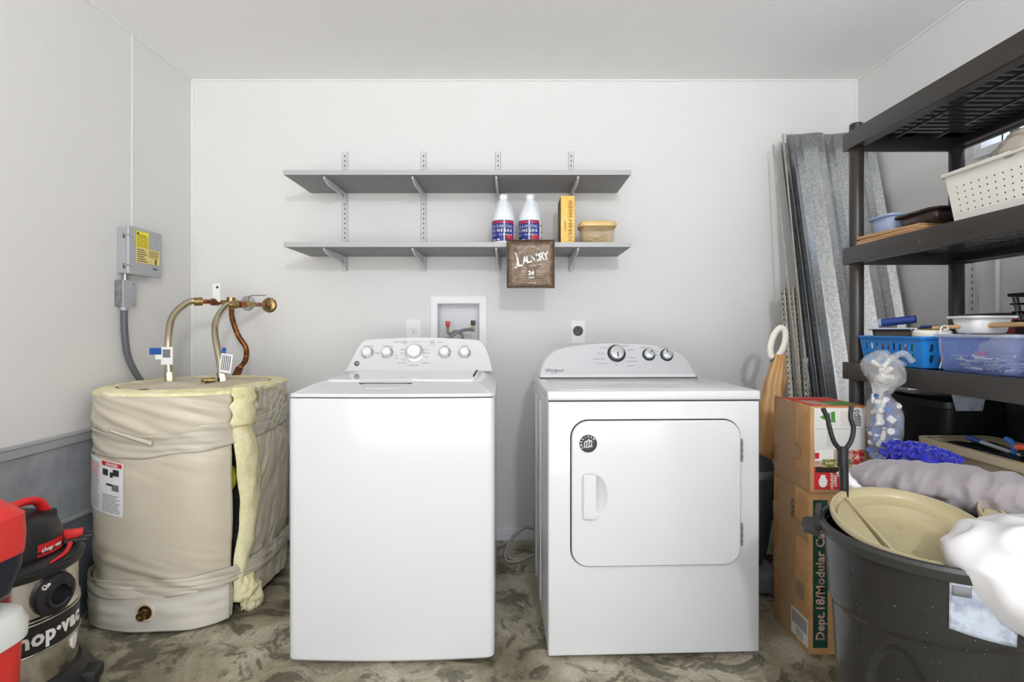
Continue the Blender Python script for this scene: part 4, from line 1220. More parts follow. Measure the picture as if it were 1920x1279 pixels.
m = MB(); m.grid(lambda u, v: cyl_map(0.1335, 72 + 38 * u, 0.458 + 0.036 * v), 12, 1, 'vac_red')
for i, ch in enumerate('shop·vac'):
    ang = 76 + 30 * (i + 0.5) / 8; a = R(ang)
    m.text(ch, 0.017, frame(cyl_map(0.1342, ang, 0.475), (math.cos(a), math.sin(a), 0), (0, 0, 1)), 'ink_white', bold=0.0006, ext=0.0003)
m.build('logo_badge', head)
m = MB()
m.tube([(0.02, -0.05, 0.560), (0.03, -0.035, 0.590), (0.045, 0.0, 0.606), (0.055, 0.04, 0.596), (0.058, 0.065, 0.556)], lambda u: 0.020, 'vac_red', 14, 8, flat=0.6)
m.box(0.0, 0.085, 0.02, 0.08, 0.530, 0.566, 'vac_black', 0.01)
m.build('carry_handle', t)
m = MB(); m.box(-0.075, -0.035, -0.095, -0.07, 0.534, 0.552, 'vac_black', 0.004); m.box(-0.065, -0.045, -0.099, -0.094, 0.538, 0.548, 'vac_red', 0.002); m.build('power_switch', t)
m = MB()
m.T = Matrix.Translation((0.125, 0.075, 0.458)) @ Matrix.Rotation(R(30), 4, 'Z')
m.box(-0.055, 0.045, -0.015, 0.03, 0, 0.012, 'vac_black', 0.004); m.box(-0.02, 0.03, 0.0, 0.022, 0.010, 0.036, 'vac_red', 0.003)
m.box(0.02, 0.058, -0.008, 0.008, 0.008, 0.018, 'vac_black', 0.004); m.box(0.01, 0.055, 0.014, 0.024, 0.014, 0.020, 'vac_black', 0.003)
m.build('latch', t)
m = MB(); m.tube([cyl_map(VR + 0.012, 74, 0.447), cyl_map(VR + 0.004, 92, 0.456), cyl_map(VR - 0.01, 108, 0.466)], lambda u: 0.003 + 0.004 * u, 'vac_red', 10, 6); m.build('red_lever', t)
m = MB(); m.lathe([(VR + 0.040, 0.030), (VR + 0.044, 0.045), (VR + 0.026, 0.080), (VR + 0.008, 0.098), (VR - 0.004, 0.100)], mat='vac_black', seg=56)
m.build('base_dolly', t)
for ang in (110, 200, 290, 20):
    c_ = cyl_map(VR + 0.036, ang, 0); a = R(ang)
    m = MB(); m.box(-0.035, 0.035, -0.03, 0.03, 0.030, 0.075, 'vac_black', 0.012, 3)
    for v in m.bm.verts: v.co = Matrix.Rotation(a, 4, 'Z') @ v.co + Vector(c_)
    d_ = Vector((math.cos(a), math.sin(a), 0))
    m.cyl(Vector(c_) - d_ * 0.012 + Vector((0, 0, 0.024)), Vector(c_) + d_ * 0.012 + Vector((0, 0, 0.024)), 0.024, 'plastic_black', 20)
    m.build('caster', t)
m = MB(); m.plate([(-0.014, 0.018), (0.014, 0.022), (0.012, -0.006), (0, -0.02), (-0.012, -0.006)], [], 0.0035, -0.003, 'ink_white', frame(cyl_map(VR, 106, 0.165), (math.cos(R(106)), math.sin(R(106)), 0), (0, 0, 1))); m.build('label_shield', t)

t = thing('cooler', 'red drink cooler with white lid in the lower left corner', 'cooler', (-1.397, 1.235, 0))
m = MB(); rr_loft(m, [(0.150, 0.125, 0.0), (0.158, 0.133, 0.02), (0.168, 0.143, 0.355)], 'cooler_red', cap1=True, rad=0.07, seg=8); m.box(0.05, 0.14, -0.146, -0.128, 0.255, 0.275, 'cooler_red', 0.006); m.build('body', t)
m = MB(); rr_loft(m, [(0.171, 0.146, 0.345), (0.177, 0.152, 0.35), (0.178, 0.153, 0.385), (0.170, 0.145, 0.412), (0.150, 0.125, 0.424), (0.05, 0.04, 0.430)], 'cooler_white', cap1=True, rad=0.075, seg=8); m.build('lid', t)
m = MB(); m.plate(circle(0.098, 0.300, 0.030, 28, 0.036), [], 0.150, 0.12, 'cooler_white', frame((0, 0, 0), (1, 0, 0), (0, 0, 1))); m.build('spigot_badge', t)
t = thing('hard_case', 'red and navy plastic case resting on white cooler lid', 'case', (-1.412, 1.235, 0.431))
m = MB(); rr_loft(m, [(0.10, 0.10, 0.0), (0.155, 0.13, 0.03), (0.172, 0.14, 0.09), (0.176, 0.142, 0.13)], 'case_navy', cap1=True, rad=0.05, seg=6)
m.build('base', t)
m = MB()
mi = m.mi('cooler_red')
rows = []
for hx_, hy_, z in ((0.177, 0.143, 0.128), (0.180, 0.145, 0.17), (0.178, 0.143, 0.225), (0.150, 0.115, 0.262), (0.10, 0.07, 0.285)):
    rows.append([m.v((p[0], p[1], z)) for p in rrect(-hx_, hx_, -hy_, hy_, 0.05, 6)])
for j in range(len(rows) - 1):
    for i in range(len(rows[0])): m.f([rows[j][i], rows[j][(i + 1) % len(rows[0])], rows[j + 1][(i + 1) % len(rows[0])], rows[j + 1][i]], mi)
m.f(rows[-1], mi); m.f(list(reversed(rows[0])), mi)
m.build('shell', t)
# ================================================================== BLACK PLASTIC STORAGE RACK
RX0, RX1, RY0, RY1 = 1.257, 1.70, 1.10, 2.04
LV = (1.862, 1.430, 0.997, 0.565, 0.135)
t = thing('storage_rack', 'black plastic five-tier storage rack along the right wall', 'rack', (RX0, RY0, 0))
RW, RD = RX1 - RX0, RY1 - RY0
TH = 0.064
for li, z in enumerate(LV):
    m = MB()
    # rim: bevelled outer apron with return lip
    m.box(0, 0.018, 0, RD, z - TH, z, 'rack_black', 0.003); m.box(RW - 0.018, RW, 0, RD, z - TH, z, 'rack_black', 0.003)
    m.box(0.017, RW - 0.017, 0, 0.018, z - TH, z, 'rack_black', 0.003); m.box(0.017, RW - 0.017, RD - 0.018, RD, z - TH, z, 'rack_black', 0.003)
    m.box(0.018, 0.05, 0.018, RD - 0.018, z - TH + 0.004, z - TH + 0.010, 'rack_black'); m.box(RW - 0.05, RW - 0.018, 0.018, RD - 0.018, z - TH + 0.004, z - TH + 0.010, 'rack_black')
    rim = m.build('shelf_rim', t)
    m = MB()
    for x0, x1 in ((0.018, 0.085), (RW / 2 - 0.03, RW / 2 + 0.03), (RW - 0.085, RW - 0.018)):
        m.box(x0, x1, 0.018, RD - 0.018, z - 0.010, z - 0.002, 'rack_deck')
    m.box(0.018, RW - 0.018, RD - 0.10, RD - 0.018, z - 0.010, z - 0.002, 'rack_deck'); m.box(0.018, RW - 0.018, 0.018, 0.10, z - 0.010, z - 0.002, 'rack_deck')
    y = 0.115
    while y < RD - 0.115:
        m.box(0.05, RW - 0.05, y, y + 0.011, z - 0.034, z - 0.003, 'rack_deck'); y += 0.033
    m.box(RW / 3 - 0.004, RW / 3 + 0.004, 0.05, RD - 0.05, z - 0.038, z - 0.004, 'rack_deck'); m.box(2 * RW / 3 - 0.004, 2 * RW / 3 + 0.004, 0.05, RD - 0.05, z - 0.038, z - 0.004, 'rack_deck')
    m.build('shelf_deck', rim, smooth=0)
    for (x, y) in ((0.033, 0.033), (RW - 0.033, 0.033), (0.033, RD - 0.033), (RW - 0.033, RD - 0.033)):
        zz = LV[li + 1] if li < 4 else 0.0
        m = MB(); m.lathe([(0.0235, zz), (0.0245, zz + 0.01), (0.0245, z - TH), (0.0235, z - TH + 0.002)], (x, y, 0), 28, 'rack_black'); m.build('post', t)
        if li == 0:
            m = MB(); m.lathe([(0.024, z - 0.001), (0.024, z + 0.028), (0.021, z + 0.032), (0, z + 0.032)], (x, y, 0), 28, 'rack_black'); m.build('post_cap', t)
m = MB(); m.cyl((-0.004, 0.545, LV[1] - 0.038), (0.001, 0.545, LV[1] - 0.038), 0.003, 'chrome', 10); m.build('screw', t)

# slotted standard and conduit on the right wall behind it
m = MB()
m.box(-0.011, -0.009, -0.013, 0.013, 0, 0.62, 'paint_metal'); m.box(-0.011, 0, -0.014, -0.012, 0, 0.62, 'paint_metal'); m.box(-0.011, 0, 0.012, 0.014, 0, 0.62, 'paint_metal')
for k in range(23): m.box(-0.0114, -0.0105, -0.0022, 0.0022, 0.012 + k * 0.0262, 0.025 + k * 0.0262, 'gap')
tag(m.build('shelf_standard', smooth=0), 'slotted white shelf standard on right wall behind black rack', 'shelf standard', loc=(WR, 2.115, 1.00))
m = MB(); m.cyl((-0.009, 0, 0), (-0.009, 0, 0.45), 0.0085, 'paint_metal', 14); m.cyl((-0.009, 0, -0.003), (-0.009, 0, 0.003), 0.010, 'paint_metal', 14)
tag(m.build('wall_rod'), 'short white vertical rod on right wall behind the rack', 'rod', loc=(WR, 2.01, 1.19))

# ---- tier 2
Z2 = LV[1]
random.seed(11)
for k in range(6):
    m = MB(); w, d = 0.30 - 0.004 * k, 0.27
    m.box(-w / 2, w / 2, -d / 2, d / 2, 0, 0.0042, 'cardboard', 0.0005)
    m.box(-w / 2 - 0.0005, w / 2 + 0.0005, -d / 2 - 0.0006, d / 2 + 0.0006, 0.0012, 0.0030, 'cardboard_edge')
    lab_ = ['bottom', 'second from bottom', 'third from bottom', 'third from top', 'second from top', 'topmost'][k]
    tag(m.build('cardboard_sheet', smooth=0), lab_ + ' flattened cardboard sheet in the stack on the rack', 'cardboard', 'flattened cardboard stacked on the rack', (1.425 + 0.004 * random.uniform(-1, 1), 1.845 + 0.006 * random.uniform(-1, 1), Z2 + 0.0006 + k * 0.0052), R(3 + random.uniform(-3, 3)))
ZC = Z2 + 0.0325
def tray(name, label, loc, hx_, hy_, h, mat, rz=0, cat='tray', flare=0.012, lip=0.010, rad=0.02):
    t = thing(name, label, cat, loc, rz)
    m = MB()
    rr_loft(m, [(hx_ - flare, hy_ - flare, 0.0), (hx_ - flare + 0.003, hy_ - flare + 0.003, 0.004), (hx_, hy_, h)], mat, rad=rad); m.build('body', t, solid=0.002)
    m = MB(); rr_loft(m, [(hx_, hy_, h - 0.001), (hx_ + lip, hy_ + lip, h + 0.001), (hx_ + lip, hy_ + lip, h - 0.006)], mat, cap0=False, rad=rad + 0.005); m.build('rim', t, solid=0.0015)
    return t
tray('storage_tray', 'pale blue plastic tray behind brown tray on the cardboard', (1.400, 1.915, ZC), 0.085, 0.055, 0.062, 'pale_blue')
tb = tray('storage_tray', 'dark brown plastic tray with blue lining on the cardboard', (1.425, 1.755, ZC), 0.105, 0.085, 0.042, 'tray_brown')
m = MB(); rr_loft(m, [(0.088, 0.068, 0.006), (0.098, 0.078, 0.036)], 'blue_tool', rad=0.02); m.build('lining', tb, solid=0.002)
# white perforated basket
def basket(name, label, x0, x1, y0, y1, z, h, mat, flare, nx, ny, shape, hole, rim, cat='basket', hxy=(None, None), margin=(0.05, 0.05, 0.12, 0.16)):
    t = thing(name, label, cat, ((x0 + x1) / 2, (y0 + y1) / 2, z))
    a, b = (x1 - x0) / 2, (y1 - y0) / 2
    m = MB()
    lo = [(-a + flare, -b + flare, 0.002), (a - flare, -b + flare, 0.002), (a - flare, b - flare, 0.002), (-a + flare, b - flare, 0.002)]
    hi = [(-a, -b, h), (a, -b, h), (a, b, h), (-a, b, h)]
    for i in range(4):
        j = (i + 1) % 4
        L_ = (Vector(lo[i]) - Vector(lo[j])).length
        n = nx if i % 2 == 1 else max(2, int(round(nx * L_ / (2 * b))))
        m.holed(lo[i], lo[j], hi[j], hi[i], n, ny, mat, hole, shape, margin, *hxy)
    m.f([m.v(p) for p in lo], m.mi(mat))
    m.build('wall_panel', t, solid=0.0022, smooth=0)
    m = MB()
    rr_loft(m, [(a - 0.001, b - 0.001, h - 0.002), (a + rim, b + rim, h + 0.002), (a + rim, b + rim, h - 0.007)], mat, cap0=False, rad=0.012)
    m.build('rim', t, solid=0.003)
    return t
basket('plastic_basket', 'white plastic basket with small round holes on the rack', 1.272, 1.52, 1.19, 1.572, Z2, 0.142, 'white_basket', 0.016, 14, 5, 'round', 0.30, 0.010, hxy=(0.24, 0.32), margin=(0.05, 0.04, 0.14, 0.24))
# crumpled sack and black tray stored in the basket
m = MB()
m.blob((0, 0, 0), (0.080, 0.125, 0.050), 'film_grey', 0.35, 16, 48, 30, seed=3.0)
tag(m.build('plastic_bag', smooth=80), 'crumpled tan plastic bag spilling over white basket edge', 'bag', loc=(1.362, 1.345, Z2 + 0.158))
m = MB()
m.box(-0.05, 0.08, -0.09, 0.09, 0, 0.022, 'plastic_black', 0.008, 3); m.box(-0.03, 0.06, -0.07, 0.07, -0.03, 0.0, 'plastic_black', 0.004)
tag(m.build('caddy_lid'), 'small black plastic piece standing behind tan bag in basket', 'lid', loc=(1.44, 1.49, Z2 + 0.158))
m = MB(); m.box(-0.10, 0.10, -0.165, 0.165, 0, 0.112, 'tray_brown', 0.01)
tag(m.build('brown_box'), 'brown box inside the white perforated basket', 'box', loc=(1.400, 1.385, Z2 + 0.006))

# ---- tier 3
Z3 = LV[2]
bb = basket('plastic_basket', 'blue plastic basket with slotted sides full of tools', 1.275, 1.50, 1.665, 1.965, Z3, 0.098, 'blue_basket', 0.012, 9, 2, 'slot', 0.5, 0.007, hxy=(0.42, 0.70), margin=(0.06, 0.10, 0.12, 0.16))
random.seed(5)
cols = ('red_valve', 'ink_white', 'green', 'orange_tool', 'yellow_label', 'plastic_black', 'label_blue', 'ink_white', 'hose_grey')
for k in range(18):
    m = MB(); c_ = cols[k % len(cols)]
    x = 1.300 if k < 12 else 1.36 + 0.025 * (k - 12); y = 1.700 + 0.0195 * k if k < 12 else 1.695
    h_ = random.uniform(0.055, 0.085)
    m.lathe([(0.007, 0), (0.0085, 0.004), (0.0085, h_ * 0.7), (0.004, h_ * 0.8), (0.004, h_)], mat=c_, seg=12)
    cn = {'red_valve': 'red', 'ink_white': 'white', 'green': 'green', 'orange_tool': 'orange', 'yellow_label': 'yellow', 'plastic_black': 'black', 'label_blue': 'navy', 'hose_grey': 'grey'}[c_]
    ordn = ('farthest', 'second farthest', 'third farthest', 'fourth farthest', 'fifth farthest', 'sixth farthest', 'sixth nearest', 'fifth nearest', 'fourth nearest', 'third nearest', 'second nearest', 'nearest')
    place = ordn[11 - k] + ' in the row along left slotted side of blue basket' if k < 12 else ('first', 'second', 'third', 'fourth', 'fifth', 'sixth')[k - 12] + ' from the left behind front slots of blue basket'
    tag(m.build('small_tube'), cn + ' small tube, ' + place, 'tube', cn + ' small tubes inside the blue basket', (x, y, Z3 + 0.005))
t = thing('tool_case', 'dark tool tray with silver rim lying in blue basket', 'tray', (1.36, 1.835, Z3 + 0.075))
m = MB(); rr_loft(m, [(0.058, 0.100, 0.0), (0.064, 0.106, 0.048)], 'tray_brown', cap1=False, rad=0.02); m.build('body', t, solid=0.002)
m = MB(); m.tube([(p[0], p[1], 0.050) for p in rrect(-0.066, 0.066, -0.108, 0.108, 0.02)] + [(0.066, 0.09, 0.050)], 0.0045, 'chrome', 8, 2); m.build('rim', t)
m = MB(); m.tube([(0, 0, 0), (0.0, -0.10, 0.012)], 0.014, 'blue_tool', 16, smooth=False); m.cyl((0, 0.001, 0), (0, 0.010, -0.001), 0.0155, 'pale_blue', 16); m.cyl((0, 0.011, -0.001), (0, 0.004, -0.001), 0.011, 'gap', 16)
m.T = Matrix.Identity(4)
tag(m.build('caulk_tube'), 'blue tube with open end on top of the blue basket', 'tube', loc=(1.352, 1.955, Z3 + 0.148), rotz=R(42))
m = MB(); m.box(-0.012, 0.012, -0.13, 0.06, 0, 0.010, 'blue_tool', 0.003); m.box(-0.02, 0.02, -0.17, -0.13, 0, 0.014, 'steel_box', 0.004)
tag(m.build('putty_knife'), 'blue and grey flat tool lying behind the tape roll', 'tool', loc=(1.465, 1.84, Z3 + 0.128), rotz=R(8))
t = thing('tape_roll', 'white tape roll lying flat on blue basket', 'tape', (1.345, 1.715, Z3 + 0.094))
m = MB(); m.lathe([(0.050, 0.0), (0.052, 0.004), (0.052, 0.022), (0.048, 0.027), (0.026, 0.027)], mat='tape_white', seg=40); m.build('roll', t)
m = MB(); m.lathe([(0.026, 0.0275), (0.030, 0.0285), (0.012, 0.0282), (0.0, 0.0282)], mat='tape_core', seg=28, cap=False); m.build('core', t)
m = MB(); m.tube([(0, 0, 0), (0.09, -0.14, 0.008), (0.165, -0.26, 0.012)], lambda u: 0.0055 + 0.002 * math.sin(u * PI), 'wood', 10)
tag(m.build('wooden_stick'), 'wooden stick lying across blue basket and clear bin', 'stick', loc=(1.335, 1.700, Z3 + 0.1285))
m = MB(); m.tube([(0.012, 0.02, 0.128), (0.004, 0.0, 0.130), (-0.006, -0.004, 0.118), (-0.008, -0.006, 0.06), (-0.004, -0.008, 0.03), (-0.010, -0.006, 0.0)], 0.0022, 'plastic_white', 8)
m.tube([(0.012, 0.02, 0.128), (0.022, 0.01, 0.132), (0.018, -0.004, 0.122), (0.004, -0.004, 0.120)], 0.0022, 'plastic_white', 8)
tag(m.build('zip_string'), 'white string dangling over the front of the blue basket', 'string', loc=(1.325, 1.652, Z3 + 0.003))
# clear bin with loose hardware
t = thing('clear_bin', 'clear bluish plastic bin of small hardware on the rack', 'bin', (1.390, 1.500, Z3))
m = MB(); rr_loft(m, [(0.098, 0.115, 0.001), (0.102, 0.119, 0.006), (0.110, 0.129, 0.108)], 'clear_blue', rad=0.025); m.build('body', t, solid=0.0015)
m = MB(); rr_loft(m, [(0.110, 0.129, 0.106), (0.117, 0.136, 0.109), (0.117, 0.136, 0.101)], 'clear', cap0=False, rad=0.03); m.build('rim', t, solid=0.002)
m = MB(); random.seed(9)
for k in range(170):
    a = random.uniform(0, PI); cx, cy = random.uniform(-0.075, 0.075), random.uniform(-0.09, 0.09); cz = random.uniform(0.006, 0.045)
    d = Vector((math.cos(a), math.sin(a), random.uniform(-0.2, 0.2))) * random.uniform(0.008, 0.020)
    m.cyl(Vector((cx, cy, cz)) - d, Vector((cx, cy, cz)) + d, random.uniform(0.0015, 0.0035), random.choice(['bits', 'bits', 'plastic_white', 'steel_box']), 6)
tag(m.build('hardware_bits', smooth=0), 'jumble of small screws and anchors inside clear bin', 'hardware', loc=(1.390, 1.500, Z3 + 0.002), kind='stuff')
m = MB(); m.blob((0, 0, 0), (0.06, 0.08, 0.026), 'film', 0.4, 20, 40, 24, seed=8)
tag(m.build('plastic_bag', smooth=80), 'clear crinkled plastic bag inside the clear bin', 'bag', loc=(1.385, 1.48, Z3 + 0.072))
m = MB(); m.box(-0.010, 0.010, -0.012, 0.012, -0.006, 0.006, 'clear_red', 0.004)
tag(m.build('red_cap'), 'small red cap lying in the clear bin', 'cap', loc=(1.315, 1.500, Z3 + 0.056))
# white tub, red lidded box behind
t = tray('white_tub', 'white plastic tub leaning behind the wooden stick', (1.425, 1.625, Z3 + 0.1125), 0.060, 0.050, 0.050, 'plastic_white', 0, 'tub')
t = thing('lidded_box', 'clear pinkish plastic box with red lid behind the bins', 'box', (1.618, 1.755, Z3))
m = MB(); rr_loft(m, [(0.040, 0.080, 0.001), (0.050, 0.092, 0.150)], 'clear_red', cap1=True, rad=0.02); m.build('body', t, solid=0.0015)
m = MB(); rr_loft(m, [(0.055, 0.098, 0.148), (0.057, 0.100, 0.150), (0.057, 0.100, 0.162), (0.052, 0.095, 0.166)], 'red_lid', cap1=True, rad=0.02); m.build('lid', t)
m = MB(); m.box(-0.05, 0.03, -0.10, 0.10, 0, 0.006, 'plastic_black', 0.002); m.box(-0.055, -0.045, -0.10, 0.10, -0.004, 0.006, 'plastic_black', 0.002)
tag(m.build('black_strip'), 'thin black plastic strip lying on the red lid', 'strip', loc=(1.618, 1.775, Z3 + 0.1705), rotz=R(2))
# black wire basket at the frame edge
t = thing('wire_basket', 'black wire basket at right edge above the clear bin', 'basket', (1.600, 1.525, Z3 + 0.146))
mk = MB(); mk.box(-0.07, 0.07, -0.105, 0.105, 0, 0.143, 'plastic_black', 0.006)
tag(mk.build('black_box'), 'plain black box under the black wire basket', 'box', loc=(1.605, 1.525, Z3 + 0.001))
m = MB()
for z, s in ((0.085, 1.12), (0.080, 1.12), (0.055, 1.08), (0.030, 1.04), (0.004, 1.0)):
    m.tube([(p[0] * s, p[1] * s, z) for p in rrect(-0.07, 0.07, -0.11, 0.11, 0.02)] + [(0.07 * s, 0.09 * s, z)], 0.0028, 'plastic_black', 6, 2)
for (x, y) in [(sx * 0.07, y) for sx in (-1, 1) for y in (-0.09, -0.03, 0.03, 0.09)] + [(x, sy * 0.11) for sy in (-1, 1) for x in (-0.04, 0.0, 0.04)]:
    m.cyl((x, y, 0.004), (x * 1.12, y * 1.12, 0.085), 0.0035, 'plastic_black', 6)
m.build('wires', t)
m = MB(); m.box(-0.068, 0.068, -0.108, 0.108, 0, 0.004, 'plastic_black'); m.build('floor_panel', t)
m = MB(); m.blob((0, 0, 0), (0.06, 0.065, 0.080), 'film', 0.40, 15, 44, 28, seed=5)
tag(m.build('plastic_bag', smooth=80), 'clear plastic bag of white bits at front of third tier', 'bag', loc=(1.350, 1.295, Z3 + 0.085))
m = MB(); random.seed(13)
for k in range(50):
    a = random.uniform(0, 2 * PI); r_ = random.uniform(0, 0.035)
    c_ = Vector((r_ * math.cos(a), 1.2 * r_ * math.sin(a), random.uniform(0.01, 0.10))); d = Vector((random.uniform(-1, 1), random.uniform(-1, 1), random.uniform(-1, 1))).normalized() * 0.012
    m.cyl(c_ - d, c_ + d, 0.003, random.choice(['plastic_white', 'bits']), 6)
tag(m.build('white_bits', smooth=0), 'white plastic bits inside the front clear bag', 'hardware', loc=(1.350, 1.295, Z3 + 0.02), kind='stuff')

# ---- tier 4: black totes, beige tote
Z4 = LV[3]
t = thing('black_tote', 'large black storage tote under the third tier', 'tote', (1.535, 1.865, Z4))
m = MB(); rr_loft(m, [(0.120, 0.125, 0.001), (0.140, 0.145, 0.300)], 'plastic_black', cap1=True, rad=0.03)
m.build('body', t)
m = MB(); rr_loft(m, [(0.146, 0.151, 0.296), (0.150, 0.155, 0.300), (0.150, 0.155, 0.320), (0.140, 0.145, 0.328)], 'plastic_black', cap1=True, rad=0.03); m.build('lid', t)
t = thing('black_crate', 'tall black plastic panel crate behind the beige tote', 'crate', (1.605, 1.395, Z4))
m = MB(); rr_loft(m, [(0.065, 0.255, 0.001), (0.078, 0.285, 0.345)], 'plastic_black', cap1=True, rad=0.03)
m.build('body', t)
m = MB(); m.plate([(-0.055, 0.012), (0.055, 0.012), (0.044, -0.040), (-0.040, -0.040)], [], 0.001, -0.001, 'sticker', frame((0, 0, 0), (1, 0, 0), (0, 0, 1)))
tag(m.build('paper_tag', smooth=0), 'grey paper tag on the black tote under third tier', 'tag', loc=(1.455, 1.705, Z4 + 0.335))
t = thing('beige_tote', 'open beige plastic tote of hand tools below the third tier', 'tote', (1.395, 1.385, Z4))
m = MB(); rr_loft(m, [(0.088, 0.270, 0.001), (0.092, 0.275, 0.008), (0.104, 0.300, 0.192)], 'tote_beige', rad=0.03); m.build('body', t, solid=0.003)
m = MB(); rr_loft(m, [(0.104, 0.300, 0.170), (0.110, 0.306, 0.172), (0.112, 0.308, 0.192), (0.120, 0.316, 0.196), (0.120, 0.316, 0.216), (0.106, 0.302, 0.218)], 'tote_rim', cap0=False, rad=0.035); m.build('rim', t, solid=0.003)
m = MB()
S = frame((-0.1035, 0.13, 0.125), (0, -1, 0), (0.09, 0, 1))
m.plate([(-0.055, -0.036), (0.045, -0.036), (0.045, 0.030), (-0.055, 0.030)], [], 0.0015, 0, 'label_blue', S)
m.plate([(-0.055, -0.036), (0.045, -0.036), (0.045, -0.012), (-0.055, -0.012)], [], 0.0019, 0, 'label_red', S)
m.plate([(-0.055, 0.016), (0.045, 0.016), (0.045, 0.030), (-0.055, 0.030)], [], 0.0019, 0, 'ink_white', S)
m.plate(circle(0.033, 0.006, 0.010, 16), [], 0.0022, 0, 'yellow_pale', S)
m.text('TOUGH STORAGE', 0.009, S @ Matrix.Translation((-0.008, 0.002, 0.002)), 'ink_white', ext=0.0002)
m.build('label_sticker', t)
def tool(name, label, cat, pts, r, mat, loc, mat2=None, pts2=None):
    m = MB(); m.tube(pts, r, mat, 10)
    if mat2: m.tube(pts2, 0.006, mat2, 8)
    tag(m.build(name), label, cat, loc=loc)
ZT = Z4 + 0.20
tool('screwdriver', 'dark blue handled tool at far end of beige tote', 'tool', [(0, 0, 0.010), (0.01, -0.035, 0.004)], lambda u: 0.007, 'blue_tool', (1.375, 1.615, ZT + 0.018), 'steel_box', [(0.01, -0.035, 0.004), (0.03, -0.14, -0.012)])
tool('pliers', 'bright blue curved tool handle in beige tote', 'tool', [(0, 0.012, 0.040), (0.002, -0.002, 0.036), (0.004, -0.010, 0.020), (0.004, -0.006, -0.02)], 0.008, 'bits_blue', (1.395, 1.500, ZT + 0.005))
tool('utility_knife', 'orange and black curved knife lying across the beige tote', 'tool', [(0, 0.03, 0.026), (0, 0.0, 0.030), (0.005, -0.06, 0.014), (0.01, -0.13, -0.010)], lambda u: 0.009 - 0.003 * u, 'orange_tool', (1.365, 1.415, ZT + 0.010), 'plastic_black', [(0.002, 0.02, 0.014), (0.006, -0.03, 0.012), (0.01, -0.10, -0.012)])
m = MB(); m.blob((0, 0, 0), (0.034, 0.034, 0.034), 'green_ball', 0.03, 10, 28, 18)
tag(m.build('green_ball'), 'dull green ball beside the blue scoop in beige tote', 'ball', loc=(1.385, 1.265, ZT + 0.012))
m = MB()
m.grid(lambda u, v: ((u - 0.5) * 0.09, -0.05 + 0.10 * v - 0.02 * math.sin(u * PI), 0.0 + 0.09 * v + 0.03 * (abs(2 * u - 1) ** 3)), 16, 14, 'scoop_blue')
m.tube([(0, 0.05, 0.09), (0, 0.07, 0.13)], 0.012, 'scoop_blue', 10, smooth=False)
tag(m.build('scoop', solid=0.004), 'bright blue plastic scoop standing in the beige tote', 'scoop', loc=(1.43, 1.285, ZT + 0.005))
m = MB()
def clo(u, v):
    x = (u - 0.5) * 0.204; y = (v - 0.5) * 0.592
    return (x, y, 0.196 + 0.010 * nz(x * 22, y * 14, 2) + 0.010 * (1 - 2 * abs(nz(x * 14 + 3, y * 9, 5))))
rows = m.grid(clo, 24, 60, 'plastic_black')
m.box(-0.086, 0.086, -0.262, 0.262, 0.012, 0.168, 'plastic_black')
tag(m.build('black_cloth', smooth=70), 'black cloth bundle filling the beige tote under the tools', 'cloth', loc=(1.395, 1.385, Z4))

# ================================================================== HANGING BAG, DUSTER, BLANKET
t = thing('hanging_bag', 'clear bag of blue and white packets hung against the rack', 'bag', (1.205, 1.735, 0.66))
def bagf(u, v):
    z = 0.315 * v
    w = 0.070 * (1 - 0.18 * math.sin(v * 9)) * (1 if v < 0.78 else 0.82)
    k = min(1, v * 7) ** 0.5 * (1 - 0.55 * math.exp(-((v - 0.79) / 0.06) ** 2))
    a = 2 * PI * u
    return (0.032 * k * math.cos(a) * (1 + 0.2 * nz(u * 7, v * 9, 2)), w * k * math.sin(a) + 0.006 * nz(v * 8, u * 4, 3), z + 0.006 * nz(u * 9, v * 3, 5))
m = MB(); m.grid(bagf, 40, 50, 'film', closed=True); m.build('film', t, smooth=80)
m = MB(); m.blob((0, 0, 0.325), (0.040, 0.070, 0.052), 'film', 0.35, 18, 36, 22, seed=2); m.build('tied_top', t, smooth=80)
m = MB(); m.tube([(0.0, 0.03, 0.36), (0.03, 0.04, 0.375), (0.052, 0.02, 0.36), (0.060, -0.01, 0.345)], 0.008, 'film', 8); m.tube([(0.0, -0.02, 0.36), (0.025, -0.05, 0.385), (0.055, -0.05, 0.36)], 0.010, 'film', 8); m.build('bag_ears', t)
random.seed(21)
bag_cols = ['bits_blue', 'plastic_white', 'bits_blue', 'label_blue', 'plastic_white']
m = MB()
for k in range(150):
    z = random.uniform(0.015, 0.235); y = random.uniform(-0.048, 0.048); x = random.uniform(-0.018, 0.018)
    d = Vector((random.uniform(-0.3, 0.3), random.uniform(-1, 1), random.uniform(-1, 1))).normalized() * random.uniform(0.010, 0.024)
    m.cyl(Vector((x, y, z)) - d, Vector((x, y, z)) + d, random.uniform(0.006, 0.011), bag_cols[k % 5], 7)
tag(m.build('packets', smooth=40), 'blue and white packets heaped inside the hanging clear bag', 'packets', loc=(1.205, 1.735, 0.66), kind='stuff')
m = MB()
for k in range(11):
    z = random.uniform(0.28, 0.35); y = random.uniform(-0.035, 0.035)
    d = Vector((random.uniform(-0.4, 0.4), random.uniform(-1, 1), random.uniform(-0.5, 1))).normalized() * 0.018
    m.cyl(Vector((0, y, z)) - d, Vector((0, y, z)) + d, 0.0075, 'tape_white', 10)
tag(m.build('white_caps', smooth=40), 'cream plastic fittings knotted in top of hanging bag', 'fittings', loc=(1.205, 1.735, 0.66), kind='stuff')
m = MB(); random.seed(2)
m.blob((0, 0, 0), (0.035, 0.12, 0.030), 'duster', 0.1, 20, 30, 18)
